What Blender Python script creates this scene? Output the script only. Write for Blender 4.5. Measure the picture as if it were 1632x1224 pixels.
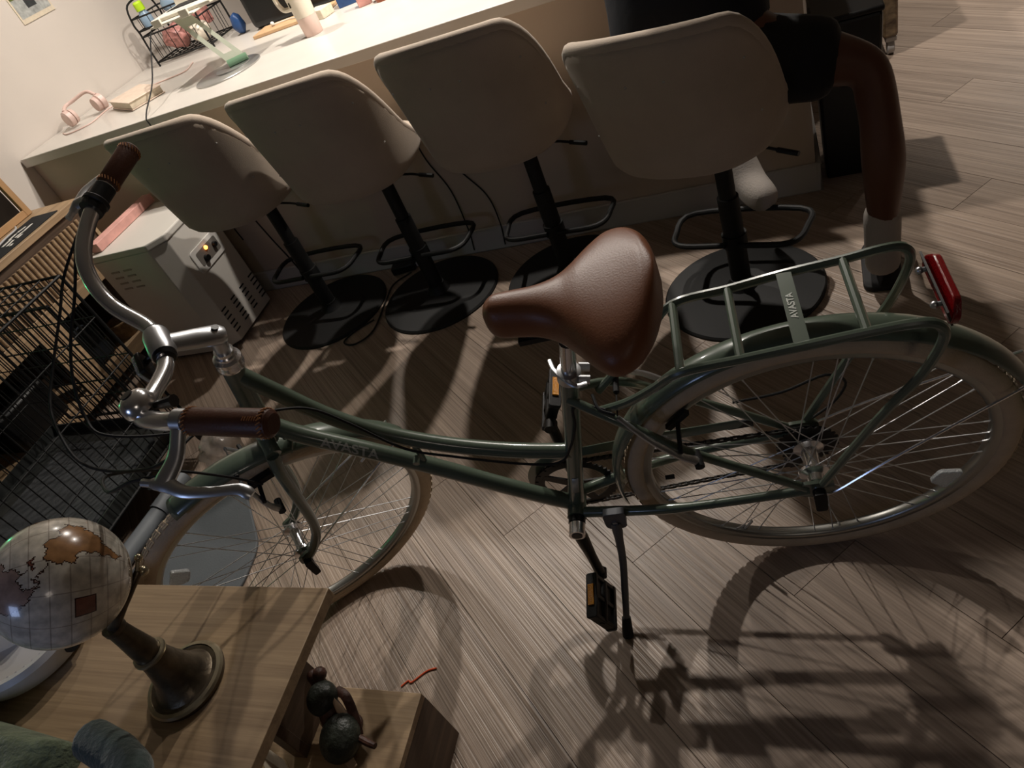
import bpy, bmesh, math, random
from mathutils import Vector, Matrix
random.seed(7)
PI = math.pi
for o in list(bpy.data.objects): bpy.data.objects.remove(o)
scene = bpy.context.scene
COL = scene.collection

# ------------------------------------------------------------------ camera, world, lights
cam_d = bpy.data.cameras.new('camera'); cam = bpy.data.objects.new('camera', cam_d); COL.objects.link(cam)
Rt = (0.918794, 0.210729, -0.333782); Dn = (-0.094858, -0.702933, -0.704903); Fw = (-0.383169, 0.679322, -0.625861)
cam.matrix_world = Matrix(((Rt[0], -Dn[0], -Fw[0], 0), (Rt[1], -Dn[1], -Fw[1], 0), (Rt[2], -Dn[2], -Fw[2], 1.4904), (0, 0, 0, 1)))
cam_d.sensor_width = 36; cam_d.lens = 36 * 1146.04 / 1632; cam_d.clip_start = .02
scene.camera = cam
scene.view_settings.view_transform = 'Standard'; scene.view_settings.look = 'None'
scene.view_settings.gamma = 1; scene.view_settings.use_curve_mapping = False
scene.view_settings.exposure = 0.3
w = bpy.data.worlds.new('world'); scene.world = w; w.use_nodes = True
w.node_tree.nodes['Background'].inputs[0].default_value = (1.0, .86, .74, 1); w.node_tree.nodes['Background'].inputs[1].default_value = .012

def light(name, kind, loc, power, col, size=.05, target=None, cone=150):
    d = bpy.data.lights.new(name, kind); o = bpy.data.objects.new(name, d); COL.objects.link(o)
    o.location = loc; d.energy = power; d.color = col
    if kind == 'AREA': d.size = size
    else: d.shadow_soft_size = size
    if kind == 'SPOT': d.spot_size = math.radians(cone); d.spot_blend = .6
    if target is not None: o.rotation_euler = (Vector(target) - Vector(loc)).to_track_quat('-Z', 'Y').to_euler()
    return o
WARM = (1.0, .925, .84)
LAMPS = [(-2.3, 3.05), (-1.15, 2.84), (-.33, 2.97), (1.5, 4.8)]
for (lx, ly), pw, cn in zip(LAMPS, (62, 108, 98, 150), (150, 145, 145, 105)):
    light('downlight_bulb', 'SPOT', (lx, ly, 2.37), pw, WARM, .03, (lx, ly, 0), cn)
light('green_led', 'POINT', (-2.96, 1.12, .80), 1.1, (.05, 1, .35), .02)
light('screen_glow', 'AREA', (-1.35, -.75, 1.25), 1.4, (.45, .6, 1), .3, (-1.0, .35, .8))
light('front_fill', 'AREA', (.9, -1.6, 2.3), 2.0, (1, .86, .74), .5, (-.6, 1.0, .3))  # added soft fill from behind the camera, not an actual lamp of the room

# ------------------------------------------------------------------ materials
MATS = {}
def S(h):
    c = [int(h[i:i + 2], 16) / 255 for i in (0, 2, 4)]
    return tuple(x / 12.92 if x < .04045 else ((x + .055) / 1.055) ** 2.4 for x in c) + (1,)
def mat(name, col, rough=.5, metal=0, var=0, vscale=8, bump=0, bscale=60, coat=0, trans=0, emit=None, estr=0, alpha=1, sheen=0, ior=1.45):
    if name in MATS: return MATS[name]
    m = bpy.data.materials.new(name); m.use_nodes = True; nt = m.node_tree; b = nt.nodes['Principled BSDF']
    c = S(col) if isinstance(col, str) else col
    b.inputs['Base Color'].default_value = c; b.inputs['Roughness'].default_value = rough; b.inputs['Metallic'].default_value = metal
    b.inputs['Coat Weight'].default_value = coat; b.inputs['Coat Roughness'].default_value = .08
    b.inputs['Transmission Weight'].default_value = trans; b.inputs['Alpha'].default_value = alpha
    b.inputs['Sheen Weight'].default_value = sheen; b.inputs['IOR'].default_value = ior
    if emit: b.inputs['Emission Color'].default_value = S(emit); b.inputs['Emission Strength'].default_value = estr
    tc = nt.nodes.new('ShaderNodeTexCoord')
    if var:
        n = nt.nodes.new('ShaderNodeTexNoise'); n.inputs['Scale'].default_value = vscale; n.inputs['Detail'].default_value = 5
        nt.links.new(tc.outputs['Object'], n.inputs['Vector'])
        r = nt.nodes.new('ShaderNodeMapRange'); r.inputs[1].default_value = .3; r.inputs[2].default_value = .7; r.inputs[3].default_value = 1 - var; r.inputs[4].default_value = 1 + var
        nt.links.new(n.outputs['Fac'], r.inputs[0])
        mx = nt.nodes.new('ShaderNodeMix'); mx.data_type = 'RGBA'; mx.blend_type = 'MULTIPLY'; mx.inputs[0].default_value = 1; mx.inputs[6].default_value = c
        nt.links.new(r.outputs[0], mx.inputs[7]); nt.links.new(mx.outputs[2], b.inputs['Base Color'])
    if bump:
        n2 = nt.nodes.new('ShaderNodeTexNoise'); n2.inputs['Scale'].default_value = bscale; n2.inputs['Detail'].default_value = 3
        nt.links.new(tc.outputs['Object'], n2.inputs['Vector'])
        bp = nt.nodes.new('ShaderNodeBump'); bp.inputs['Strength'].default_value = bump; bp.inputs['Distance'].default_value = .004
        nt.links.new(n2.outputs['Fac'], bp.inputs['Height']); nt.links.new(bp.outputs[0], b.inputs['Normal'])
    MATS[name] = m; return m
def wood(name, dark, light_, stretch=(1.5, 30, 30), rough=.45, fine=(4, 260, 260), finew=.35, bump=.15, perobj=.0, axis_z=False):
    m = bpy.data.materials.new(name); m.use_nodes = True; nt = m.node_tree; b = nt.nodes['Principled BSDF']; L = nt.links.new
    tc = nt.nodes.new('ShaderNodeTexCoord'); oi = nt.nodes.new('ShaderNodeObjectInfo')
    off = nt.nodes.new('ShaderNodeVectorMath'); off.operation = 'SCALE'; off.inputs[0].default_value = (37, 19, 5); L(oi.outputs['Random'], off.inputs['Scale'])
    add = nt.nodes.new('ShaderNodeVectorMath'); add.operation = 'ADD'; L(tc.outputs['Object'], add.inputs[0]); L(off.outputs[0], add.inputs[1])
    def noise(sc, det, dist):
        mp = nt.nodes.new('ShaderNodeMapping'); mp.inputs['Scale'].default_value = sc; L(add.outputs[0], mp.inputs[0])
        n = nt.nodes.new('ShaderNodeTexNoise'); n.inputs['Scale'].default_value = 1; n.inputs['Detail'].default_value = det; n.inputs['Distortion'].default_value = dist
        L(mp.outputs[0], n.inputs['Vector']); return n
    n1 = noise(stretch, 6, .9); n2 = noise(fine, 3, .2)
    mixn = nt.nodes.new('ShaderNodeMix'); mixn.inputs[0].default_value = finew; L(n1.outputs['Fac'], mixn.inputs[2]); L(n2.outputs['Fac'], mixn.inputs[3])
    cr = nt.nodes.new('ShaderNodeValToRGB'); cr.color_ramp.elements[0].position = .36; cr.color_ramp.elements[1].position = .66
    cr.color_ramp.elements[0].color = S(dark); cr.color_ramp.elements[1].color = S(light_)
    L(mixn.outputs[0], cr.inputs[0])
    hs = nt.nodes.new('ShaderNodeHueSaturation'); L(cr.outputs[0], hs.inputs['Color'])
    mr = nt.nodes.new('ShaderNodeMapRange'); mr.inputs[3].default_value = 1 - perobj; mr.inputs[4].default_value = 1 + perobj; L(oi.outputs['Random'], mr.inputs[0]); L(mr.outputs[0], hs.inputs['Value'])
    L(hs.outputs[0], b.inputs['Base Color']); b.inputs['Roughness'].default_value = rough
    bp = nt.nodes.new('ShaderNodeBump'); bp.inputs['Strength'].default_value = bump; bp.inputs['Distance'].default_value = .003
    L(n2.outputs['Fac'], bp.inputs['Height']); L(bp.outputs[0], b.inputs['Normal'])
    MATS[name] = m; return m
M = dict(
    plank=wood('plank_wood', '7d6d60', 'ae9b8b', (1.0, 22, 22), .40, (1.6, 170, 170), .55, .7, .05),
    oak=wood('oak_laminate', '8d765c', 'ae9575', (2.2, 48, 48), .5, (5, 240, 240), .35, .1),
    oak_y=wood('oak_laminate_lengthwise', '93795d', 'b89c7a', (40, 2, 40), .5, (240, 5, 240), .3, .1),
    oakbrown=wood('brown_oak_edge', '4d3d31', '6a5646', (34, 1.6, 34), .55, (200, 5, 200), .3, .1),
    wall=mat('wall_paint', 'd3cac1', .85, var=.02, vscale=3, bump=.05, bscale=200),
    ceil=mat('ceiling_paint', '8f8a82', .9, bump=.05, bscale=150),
    panel=mat('island_panel_paint', 'b7a898', .7, var=.02, vscale=4),
    base=mat('baseboard_paint', 'b9b6b3', .5),
    worktop=mat('worktop_quartz', 'c9c3bb', .35, var=.05, vscale=5, coat=.15),
    edge=mat('worktop_edge_band', 'ccc3b1', .45, var=.02),
    fabric=mat('cream_upholstery', 'aa9b8b', .9, var=.06, vscale=9, bump=.25, bscale=420, sheen=.15),
    wrap=mat('clear_plastic_pin', 'e8e4dc', .15, trans=.5, coat=.5),
    black=mat('black_powder_coat', '060606', .62),
    blackpl=mat('black_plastic', '0b0b0c', .42, bump=.06, bscale=300),
    rubber=mat('black_rubber', '0f0f10', .7, bump=.1, bscale=200),
    green=mat('sage_green_frame_paint', '515d50', .3, coat=.6, var=.03, vscale=12),
    tyre=mat('cream_tyre_rubber', 'b9a78e', .75, var=.07, vscale=40, bump=.3, bscale=260),
    chrome=mat('chrome_steel', 'e6e6e8', .2, .92),
    alu=mat('brushed_aluminium', 'c6c8cb', .32, .9, var=.05, vscale=30),
    rim=mat('rim_aluminium', 'a3a39f', .34, 1),
    darkmetal=mat('dark_steel', '2c2b2a', .42, .8),
    leather=mat('saddle_brown_vinyl', '75462a', .42, var=.05, vscale=10, bump=.1, bscale=350),
    grip=mat('grip_brown_leather', '54301f', .48, var=.08, vscale=25, bump=.15, bscale=300),
    stitch=mat('tan_stitch_thread', 'a9713f', .7),
    amber=mat('amber_reflector', 'c8841a', .25, bump=.4, bscale=350, coat=.5),
    red=mat('red_reflector', '7c0d12', .2, bump=.3, bscale=300, coat=.8),
    clear=mat('clear_reflector', 'dfe3e4', .12, trans=.7, bump=.5, bscale=300),
    decal=mat('silver_decal', 'a8aba4', .4, .3),
    white=mat('white_plastic', 'd6d3cd', .45, var=.02),
    heater=mat('white_enamel', 'c9c4bc', .4, var=.02),
    greypl=mat('pale_grey_plastic', 'b9b7b6', .4),
    greymat=mat('slate_grey_mat', '55595d', .75, bump=.15, bscale=180, var=.05),
    greybar=mat('grey_bolster', '7b8085', .5),
    hole=mat('dark_recess', '0a0908', .9),
    pink=mat('pink_plastic', 'd79a92', .5, var=.08, vscale=20),
    pinkbag=mat('pink_bag', 'bd837c', .4, var=.35, vscale=35, bump=.5, bscale=60),
    pinkbox=mat('pink_printed_box', 'cf9a90', .6, var=.15, vscale=25),
    rose=mat('rose_headphones', 'd6bab0', .4),
    cream=mat('cream_plastic', 'e3d8c6', .45),
    blush=mat('blush_plastic', 'dfc3b7', .45),
    sage=mat('sage_anodised', 'c3c8b6', .4, .2),
    sagedk=mat('sage_hinge', '7da083', .35, .3),
    silver=mat('silver_plate', 'b4b4b2', .3, .8),
    laptop=mat('pale_laptop_shell', 'd6d0c2', .4),
    key=mat('dark_key', '1a1a1c', .5),
    bronze=mat('antique_bronze', '5a5042', .38, .75, var=.4, vscale=35, bump=.3, bscale=70),
    brass=mat('worn_brass_ring', 'b5ab93', .3, .9, var=.15, vscale=40),
    towel=mat('green_plush_towel', '5b6650', 1, var=.35, vscale=22, bump=1, bscale=130, sheen=.4),
    towel2=mat('teal_plush_towel', '3a4745', 1, var=.3, vscale=22, bump=.7, bscale=130, sheen=.4),
    shell=mat('dark_turtle_shell', '2b2f28', .45, var=.3, vscale=60, bump=.6, bscale=120),
    turtle=mat('brown_turtle_skin', '4b3026', .5, var=.4, vscale=60, bump=.4, bscale=120),
    ivory=mat('ivory_carving', 'b59d84', .5, var=.15, vscale=40),
    skin=mat('skin', '5f3b29', .5, var=.05, vscale=10),
    shirt=mat('navy_shirt', '11141c', .9, bump=.3, bscale=30),
    shorts=mat('black_shorts', '0d0d0e', .85, bump=.4, bscale=25),
    sock=mat('white_sock', 'a79f98', .95, bump=.3, bscale=200),
    hair=mat('dark_hair', '0b0908', .6, bump=.5, bscale=150),
    sandal=mat('dark_sandal', '161414', .7),
    wirered=mat('orange_thread', 'd0532b', .6),
    plastic=mat('clear_film', 'd9cfc6', .18, trans=.55, bump=.8, bscale=40, alpha=.55),
    led=mat('amber_pilot_lamp', 'ffb060', .4, emit='ff8c38', estr=6),
    bulb=mat('downlight_lens', 'ffffff', .4, emit='ffd9a8', estr=12),
    book=mat('book_cover_kraft', 'a58f68', .7, var=.1, vscale=20),
    ink=mat('dark_ink', '2b2620', .7),
    paper=mat('paper_pages', 'd8cbb5', .8, var=.06, vscale=60),
    cover=mat('cream_notebook_cover', 'd8c4b2', .6, var=.1, vscale=30),
    navy=mat('navy_cloth', '232a33', .8, bump=.3, bscale=120),
    blue=mat('blue_packet', '28497a', .4, var=.2, vscale=20),
    skyblue=mat('pale_blue_bottle', 'a9c4dc', .25, trans=.4),
    neon=mat('neon_green_cap', 'b9e02a', .4),
    amberglass=mat('brown_jar', '8b4a2c', .3, var=.2),
    board=mat('light_wood_board', 'c6a27b', .55, var=.1, vscale=30),
    wicker=mat('wicker', '7d6446', .8, var=.3, vscale=60, bump=.8, bscale=120),
    matblack=mat('black_desk_mat', '17181a', .85, bump=.2, bscale=300),
    letter=mat('white_lettering', 'dedad2', .6),
    picture=mat('dark_picture', '1d1815', .3, var=.4, vscale=10, coat=.4),
    framewood=mat('picture_frame_wood', 'b08a62', .5, var=.1),
    swirl=wood('swirl_wood', '4a3a2c', 'a58f70', (8, 40, 14), .5, (30, 90, 60), .3, .3),
    cabinetback=mat('cabinet_interior', '3a2d22', .8, var=.1),
)

# ------------------------------------------------------------------ mesh helpers
def V(*a): return Vector(a[0] if len(a) == 1 else a)
class MB:
    def __init__(s): s.v = []; s.f = []
    def add(s, vs, fs):
        n = len(s.v); s.v += [tuple(x) for x in vs]; s.f += [tuple(i + n for i in q) for q in fs]; return s
    def box(s, c, d, rot=None):
        c = V(c); vs = []
        for sx in (-.5, .5):
            for sy in (-.5, .5):
                for sz in (-.5, .5):
                    p = V((sx * d[0], sy * d[1], sz * d[2]))
                    if rot is not None: p = rot @ p
                    vs.append(c + p)
        return s.add(vs, [(0, 1, 3, 2), (4, 6, 7, 5), (0, 4, 5, 1), (2, 3, 7, 6), (0, 2, 6, 4), (1, 5, 7, 3)])
    def span(s, a, b): return s.box([(a[i] + b[i]) / 2 for i in range(3)], [abs(b[i] - a[i]) for i in range(3)])
    def tube(s, path, r, n=10, closed=False, flat=None):
        P = [V(p) for p in path]; N = len(P); rs = r if isinstance(r, (list, tuple)) else [r] * N
        T = []
        for i in range(N):
            a = P[(i - 1) % N] if (closed or i > 0) else P[i]; b = P[(i + 1) % N] if (closed or i < N - 1) else P[i]
            T.append((b - a).normalized())
        up = V((0, 0, 1)) if abs(T[0].z) < .9 else V((1, 0, 0))
        X = (up - T[0] * up.dot(T[0])).normalized(); vs = []; fs = []
        for i in range(N):
            X = (X - T[i] * X.dot(T[i])); X = X.normalized() if X.length > 1e-6 else T[i].orthogonal().normalized(); Y = T[i].cross(X)
            for k in range(n):
                a = 2 * PI * k / n; fx = flat if flat else 1
                vs.append(P[i] + X * (rs[i] * math.cos(a) * fx) + Y * (rs[i] * math.sin(a)))
        for i in range(N if closed else N - 1):
            j = (i + 1) % N
            for k in range(n): fs.append((i * n + k, i * n + (k + 1) % n, j * n + (k + 1) % n, j * n + k))
        if not closed: fs.append(tuple(range(n - 1, -1, -1))); fs.append(tuple((N - 1) * n + k for k in range(n)))
        return s.add(vs, fs)
    def lathe(s, prof, n=32, mtx=None, closed=False):
        vs = []; fs = []; m = len(prof)
        for r, z in prof:
            for k in range(n):
                a = 2 * PI * k / n; p = V((r * math.cos(a), r * math.sin(a), z)); vs.append(mtx @ p if mtx else p)
        for i in range(m if closed else m - 1):
            j = (i + 1) % m
            for k in range(n): fs.append((i * n + k, i * n + (k + 1) % n, j * n + (k + 1) % n, j * n + k))
        if not closed:
            if prof[0][0] > 1e-5: fs.append(tuple(range(n - 1, -1, -1)))
            if prof[-1][0] > 1e-5: fs.append(tuple((m - 1) * n + k for k in range(n)))
        return s.add(vs, fs)
    def sphere(s, c, r, n=20, m=12, mtx=None):
        r = r if isinstance(r, (tuple, list)) else (r, r, r); c = V(c); vs = []; fs = []
        for i in range(m + 1):
            t = PI * i / m
            for k in range(n):
                a = 2 * PI * k / n; p = V((r[0] * math.sin(t) * math.cos(a), r[1] * math.sin(t) * math.sin(a), r[2] * math.cos(t)))
                vs.append(c + (mtx @ p if mtx else p))
        for i in range(m):
            for k in range(n): fs.append((i * n + k, (i + 1) * n + k, (i + 1) * n + (k + 1) % n, i * n + (k + 1) % n))
        return s.add(vs, fs)
    def prism(s, poly, a, b, frame=None):
        # poly of 2D points extruded from a to b along third axis; frame: function (u,v,w)->3D
        f = frame or (lambda u, v, w_: (u, v, w_)); n = len(poly)
        vs = [f(u, v, a) for u, v in poly] + [f(u, v, b) for u, v in poly]
        fs = [tuple(range(n - 1, -1, -1)), tuple(range(n, 2 * n))] + [(i, (i + 1) % n, n + (i + 1) % n, n + i) for i in range(n)]
        return s.add(vs, fs)
    def grid(s, fn, nu, nv, cu=False, cv=False):
        vs = []; fs = []; mu = nu if cu else nu + 1; mv = nv if cv else nv + 1
        for i in range(mu):
            for j in range(mv): vs.append(fn(i / nu, j / nv))
        for i in range(nu):
            for j in range(nv):
                a = i % mu; b = (i + 1) % mu; c = j % mv; d = (j + 1) % mv
                fs.append((a * mv + c, b * mv + c, b * mv + d, a * mv + d))
        return s.add(vs, fs)
    def xf(s, fn): s.v = [tuple(fn(V(p))) for p in s.v]; return s
    def mesh(s, name, m, smooth=35):
        me = bpy.data.meshes.new(name); me.from_pydata(s.v, [], s.f); me.materials.append(m)
        bm = bmesh.new(); bm.from_mesh(me); bmesh.ops.remove_doubles(bm, verts=bm.verts, dist=1e-6); bmesh.ops.recalc_face_normals(bm, faces=bm.faces); bm.to_mesh(me); bm.free()
        if smooth:
            me.shade_smooth(); me.set_sharp_from_angle(angle=math.radians(smooth))
        return me
    def build(s, name, m, parent=None, smooth=35, bevel=0, sub=0, solid=0, seg=2):
        o = bpy.data.objects.new(name, s.mesh(name, m, smooth)); COL.objects.link(o)
        if parent is not None: o.parent = parent
        if solid: q = o.modifiers.new('solid', 'SOLIDIFY'); q.thickness = solid; q.offset = 0
        if bevel: q = o.modifiers.new('bevel', 'BEVEL'); q.width = bevel; q.segments = seg; q.limit_method = 'ANGLE'
        if sub: q = o.modifiers.new('sub', 'SUBSURF'); q.levels = sub; q.render_levels = sub
        return o
def spl(pts, n=6, closed=False):
    P = [V(p) for p in pts]; N = len(P); out = []
    for i in range(N if closed else N - 1):
        if closed: a, b, c, d = P[(i - 1) % N], P[i], P[(i + 1) % N], P[(i + 2) % N]
        else:
            b, c = P[i], P[i + 1]; a = P[i - 1] if i else b * 2 - c; d = P[i + 2] if i < N - 2 else c * 2 - b
        for k in range(n):
            t = k / n
            out.append(.5 * ((2 * b) + (c - a) * t + (2 * a - 5 * b + 4 * c - d) * t * t + (3 * b - a - 3 * c + d) * t ** 3))
    if not closed: out.append(P[-1])
    return out
def rpoly(pts, r, n=5):
    # rounded polygon corners (2D)
    P = [V((p[0], p[1], 0)) for p in pts]; out = []
    for i in range(len(P)):
        a, b, c = P[i - 1], P[i], P[(i + 1) % len(P)]
        d1 = min(r, (a - b).length * .45); d2 = min(r, (c - b).length * .45)
        p = b + (a - b).normalized() * d1; q = b + (c - b).normalized() * d2
        for k in range(n + 1):
            t = k / n; x = p * (1 - t) ** 2 + b * 2 * t * (1 - t) + q * t * t; out.append((x.x, x.y))
    return out
def rrect(cx, cy, w_, h, r, n=5): return rpoly([(cx - w_ / 2, cy - h / 2), (cx + w_ / 2, cy - h / 2), (cx + w_ / 2, cy + h / 2), (cx - w_ / 2, cy + h / 2)], r, n)
def thing(name, label, cat, loc=(0, 0, 0), rz=0, group=None):
    o = bpy.data.objects.new(name, None); COL.objects.link(o); o.location = loc; o.rotation_euler = (0, 0, rz); o.empty_display_size = .1
    return tag(o, label, cat, group)
def tag(o, label=None, cat=None, group=None, kind=None):
    if label: o['label'] = label
    if cat: o['category'] = cat
    if group: o['group'] = group
    if kind: o['kind'] = kind
    return o
def text_mesh(s, size, depth, m, name):
    c = bpy.data.curves.new('t', 'FONT'); c.body = s; c.offset = size * .022; c.size = size; c.extrude = depth; c.align_x = 'CENTER'; c.align_y = 'CENTER'
    o = bpy.data.objects.new('t', c); COL.objects.link(o); bpy.context.view_layer.update()
    me = bpy.data.meshes.new_from_object(o.evaluated_get(bpy.context.evaluated_depsgraph_get())); bpy.data.objects.remove(o); bpy.data.curves.remove(c)
    me.name = name; me.materials.clear(); me.materials.append(m); return me
def link(name, me, parent=None, mtx=None):
    o = bpy.data.objects.new(name, me); COL.objects.link(o)
    if parent is not None: o.parent = parent
    if mtx is not None: o.matrix_local = mtx
    return o
def RX(a): return Matrix.Rotation(a, 3, 'X')
def RY(a): return Matrix.Rotation(a, 3, 'Y')
def RZ(a): return Matrix.Rotation(a, 3, 'Z')

# ------------------------------------------------------------------ the room
fl = MB().box((-.4, 2.0, -.03), (7.6, 7.8, .05)).build('floor', M['plank'], smooth=0); tag(fl, kind='structure', label='grey brown wood plank floor laid diagonally')
PW, PLN, ang = .1925, 1.385, math.radians(45.9) + PI / 2
pm = MB().box((0, 0, -.0025), (PLN - .0016, PW - .0016, .005)).mesh('plank', M['plank'], 0)
dx, dy = math.cos(ang), math.sin(ang)
k = 0
for row in range(-30, 31):
    offs = (-1.10 + .316 * row + PLN / 2) % PLN
    for c in range(-6, 7):
        u = c * PLN + offs; t = .2893 + row * PW
        px, py = -.6 + dx * u - dy * t, 1.9 + dy * u + dx * t
        if -3.75 < px < 1.75 and -.3 < py < 4.6 and not (px < -2.9 and py < .3) and not (px > .9 and py < .5):
            o = link('plank', pm, fl); o.location = (px, py, 0); o.rotation_euler = (0, 0, ang); k += 1
tag(MB().box((-3.325, 2.0, 1.2), (.25, 7.8, 2.5)).build('wall_left', M['wall'], smooth=0), kind='structure')
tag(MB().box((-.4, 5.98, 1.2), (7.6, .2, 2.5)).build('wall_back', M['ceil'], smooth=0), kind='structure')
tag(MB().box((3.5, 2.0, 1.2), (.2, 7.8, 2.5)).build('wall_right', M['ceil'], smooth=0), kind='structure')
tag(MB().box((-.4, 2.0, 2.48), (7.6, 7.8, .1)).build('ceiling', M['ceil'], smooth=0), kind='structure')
for i, (lx, ly) in enumerate(LAMPS):
    t = thing('ceiling_downlight', 'round recessed ceiling downlight over the ' + ('island beside the wall end', 'middle of the island', 'person end of the island', 'floor beyond the utility cart')[i], 'light', (lx, ly, 2.43), group='kitchen downlights')
    MB().lathe([(.045, -.0), (.062, 0), (.062, -.012), (.045, -.012)], 28, closed=True).build('trim_ring', M['white'], t)
    MB().lathe([(0, -.002), (.044, -.002), (.044, -.001)], 28).build('lens', M['bulb'], t)

# ------------------------------------------------------------------ kitchen island
t = thing('island_base', 'taupe painted island base with grey baseboard under the worktop', 'island', (-1.55, 3.0, 0))
MB().span((-1.645, -.515, .0), (1.635, .62, .868)).build('panel', M['panel'], t, 0)
MB().span((-1.645, -.53, 0), (1.65, -.5155, .105)).span((1.6355, -.53, 0), (1.65, .62, .105)).build('baseboard', M['base'], t, bevel=.004)
wt = MB().span((-3.195, 2.45, .87), (.115, 3.68, .91)).build('worktop', M['worktop'], bevel=.003)
tag(wt, 'long cream worktop of the kitchen island', 'worktop')

# ------------------------------------------------------------------ bar stools
SW = {}
def shell_fn(a, t):
    # a: angle from back (0) -PI..PI, t: 0 bottom .. 1 rim
    ca, sa = math.cos(a), math.sin(a); ad = abs(a) / PI
    n = 2.6
    sx = (abs(sa) ** (2 / n)) * (1 if sa >= 0 else -1); cy = (abs(ca) ** (2 / n)) * (1 if ca >= 0 else -1)
    def ss(x): x = min(1, max(0, x)); return x * x * (3 - 2 * x)
    rimz = .655 + .335 * (1 - ss((ad - .20) / .40)) + .012 * math.cos(a * 2) * (1 - ss((ad - .1) / .3))
    if t < .28:
        q = t / .28; sc = .30 + .70 * math.sin(q * PI / 2); z = .572 + .056 * (1 - math.cos(q * PI / 2)); h = 0
    else:
        h = (t - .28) / .72; sc = 1; z = .628 + (rimz - .628) * h
    lift = max(0, (z - .605)) / .38
    wx = (.205 + .055 * lift ** .8) * sc; wy = (.195 + (.075 if ca > 0 else .0) * lift) * sc
    return V((wx * sx - .035, -wy * cy - .045, z))
def make_stool():
    root = thing('bar_stool', '-', 'stool', group='cream bar stools along the island')
    MB().lathe([(0, 0), (.25, 0), (.25, .006), (.244, .012), (.05, .026), (.034, .05), (.034, .06), (0, .06)], 56).build('base_disc', M['black'], root)
    MB().tube([(0, 0, .05), (0, 0, .37)], .031, 20).tube([(0, 0, .37), (0, 0, .575)], .025, 20).box((0, 0, .566), (.16, .16, .012)).build('pole', M['black'], root)
    loop = [(-.02, -.035), (-.16, -.03), (-.195, .03), (-.165, .15), (.165, .15), (.2, .05), (.165, -.03), (.02, -.035)]
    MB().tube(spl([(x, y, .212) for x, y in loop], 5), .0095, 10).lathe([(.031, .19), (.037, .19), (.037, .235), (.031, .235)], 20, closed=True).build('footrest', M['black'], root)
    MB().tube([(.04, -.0, .542), (.13, -.03, .54), (.17, -.045, .536)], [.0045, .0045, .0045], 8).tube([(.165, -.043, .536), (.222, -.063, .53)], .0075, 8).build('height_lever', M['blackpl'], root)
    sh = MB().grid(lambda u, v: shell_fn(-PI + 2 * PI * u, v), 56, 18, cu=True).build('seat_shell', M['fabric'], root, 0, solid=.034); 
    for p in sh.data.polygons: p.use_smooth = True
    rim = [shell_fn(-PI + 2 * PI * i / 72, 1) for i in range(72)]
    MB().tube(rim, .0185, 10, closed=True).build('rim_piping', M['fabric'], root, 180)
    MB().grid(lambda u, v: V((.165 * math.cos(2 * PI * u) * math.sin(PI * (.02 + .96 * v)) ** .35, -.03 + .175 * math.sin(2 * PI * u) * math.sin(PI * (.02 + .96 * v)) ** .35, .645 - .03 * math.cos(PI * v))), 40, 10, cu=True).build('seat_cushion', M['fabric'], root, 180)
    for a, tt in ((-.75, .82), (-.12, .80), (.1, .80), (.8, .84), (1.0, .55), (-.95, .5)):
        p = shell_fn(a, tt); q = shell_fn(a, tt - .03); r = shell_fn(a + .03, tt); nrm = (q - p).cross(r - p).normalized()
        if nrm.dot(V((p.x, p.y + .035, 0))) < 0: nrm = -nrm
        MB().sphere(p + nrm * .017, (.0035, .0035, .0035), 8, 6).build('clear_pin', M['wrap'], root)
    return root
def copy_tree(o, parent=None):
    c = o.copy(); COL.objects.link(c); c.parent = parent
    for ch in list(o.children): copy_tree(ch, c)
    return c
STOOLS = [(-1.894, 2.205, 0, 1.0, 'cream upholstered bar stool next to the white heater'),
          (-1.363, 2.205, .02, 1.0, 'cream bar stool whose pole has thin cables hanging behind it'),
          (-.80, 2.19, -.03, 1.0, 'cream bar stool directly behind the bicycle saddle'),
          (-.175, 1.949, -.24, .945, 'cream bar stool that the person sits on')]
proto = make_stool()
for i, (x, y, rz, sc, lab) in enumerate(STOOLS):
    o = proto if i == 0 else copy_tree(proto)
    o.location = (x, y, 0); o.rotation_euler = (0, 0, rz); o.scale = (1, 1, sc); o['label'] = lab

# ------------------------------------------------------------------ bicycle (local x forward, y left, z up)
Bm = Matrix(((-0.992981, 0.117642, 0.012205), (-0.118188, -0.983026, -0.140329), (-0.004510, -0.140786, 0.990030)))
BO = V((-0.01969, 0.99765, 0.004))
bike = thing('bicycle', 'sage green step-through city bicycle with brown saddle and rear rack', 'bicycle')
bike.matrix_world = Matrix.Translation(BO) @ Bm.to_4x4()
Sm = Matrix(((0.836698, -0.544955, -0.054416), (0.544955, 0.818565, 0.181591), (-0.054416, -0.181591, 0.981867)))
AX0 = V((1.10555, 0, .33393)); UP = V((-.3161, 0, .9487)); FH = V((1.1508, 0, .349)); RH = V((0, 0, .349)); RW = .349
def st(p): return Sm @ (V(p) - AX0) + AX0
BB = V((.475, 0, .2986)); ST = V((.3655, 0, .718))
HB = AX0 + UP * .42; HT = AX0 + UP * .605
def part(mb, name, m, **k): return mb.build(name, m, bike, **k)
def spart(mb, name, m, **k): return mb.xf(st).build(name, m, bike, **k)
g = M['green']
part(MB().tube([HB, HT], .0195, 20).lathe([(.0215, -.006), (.0215, .006)], 20, Matrix.Translation(HB) @ UP.to_track_quat('Z', 'X').to_matrix().to_4x4()), 'head_tube', g)
part(MB().tube(spl([(.9195, 0, .888), (.884, 0, .825), (.8267, 0, .7275), (.7497, 0, .6465), (.6475, 0, .578), (.5357, 0, .5265), (.424, 0, .492)], 7), .0158, 16), 'top_tube', g)
DT = spl([(.966, 0, .752), (.91, 0, .688), (.8026, 0, .5973), (.7035, 0, .5085), (.6065, 0, .4135), (.5212, 0, .335), (.475, 0, .2986)], 7)
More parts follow.
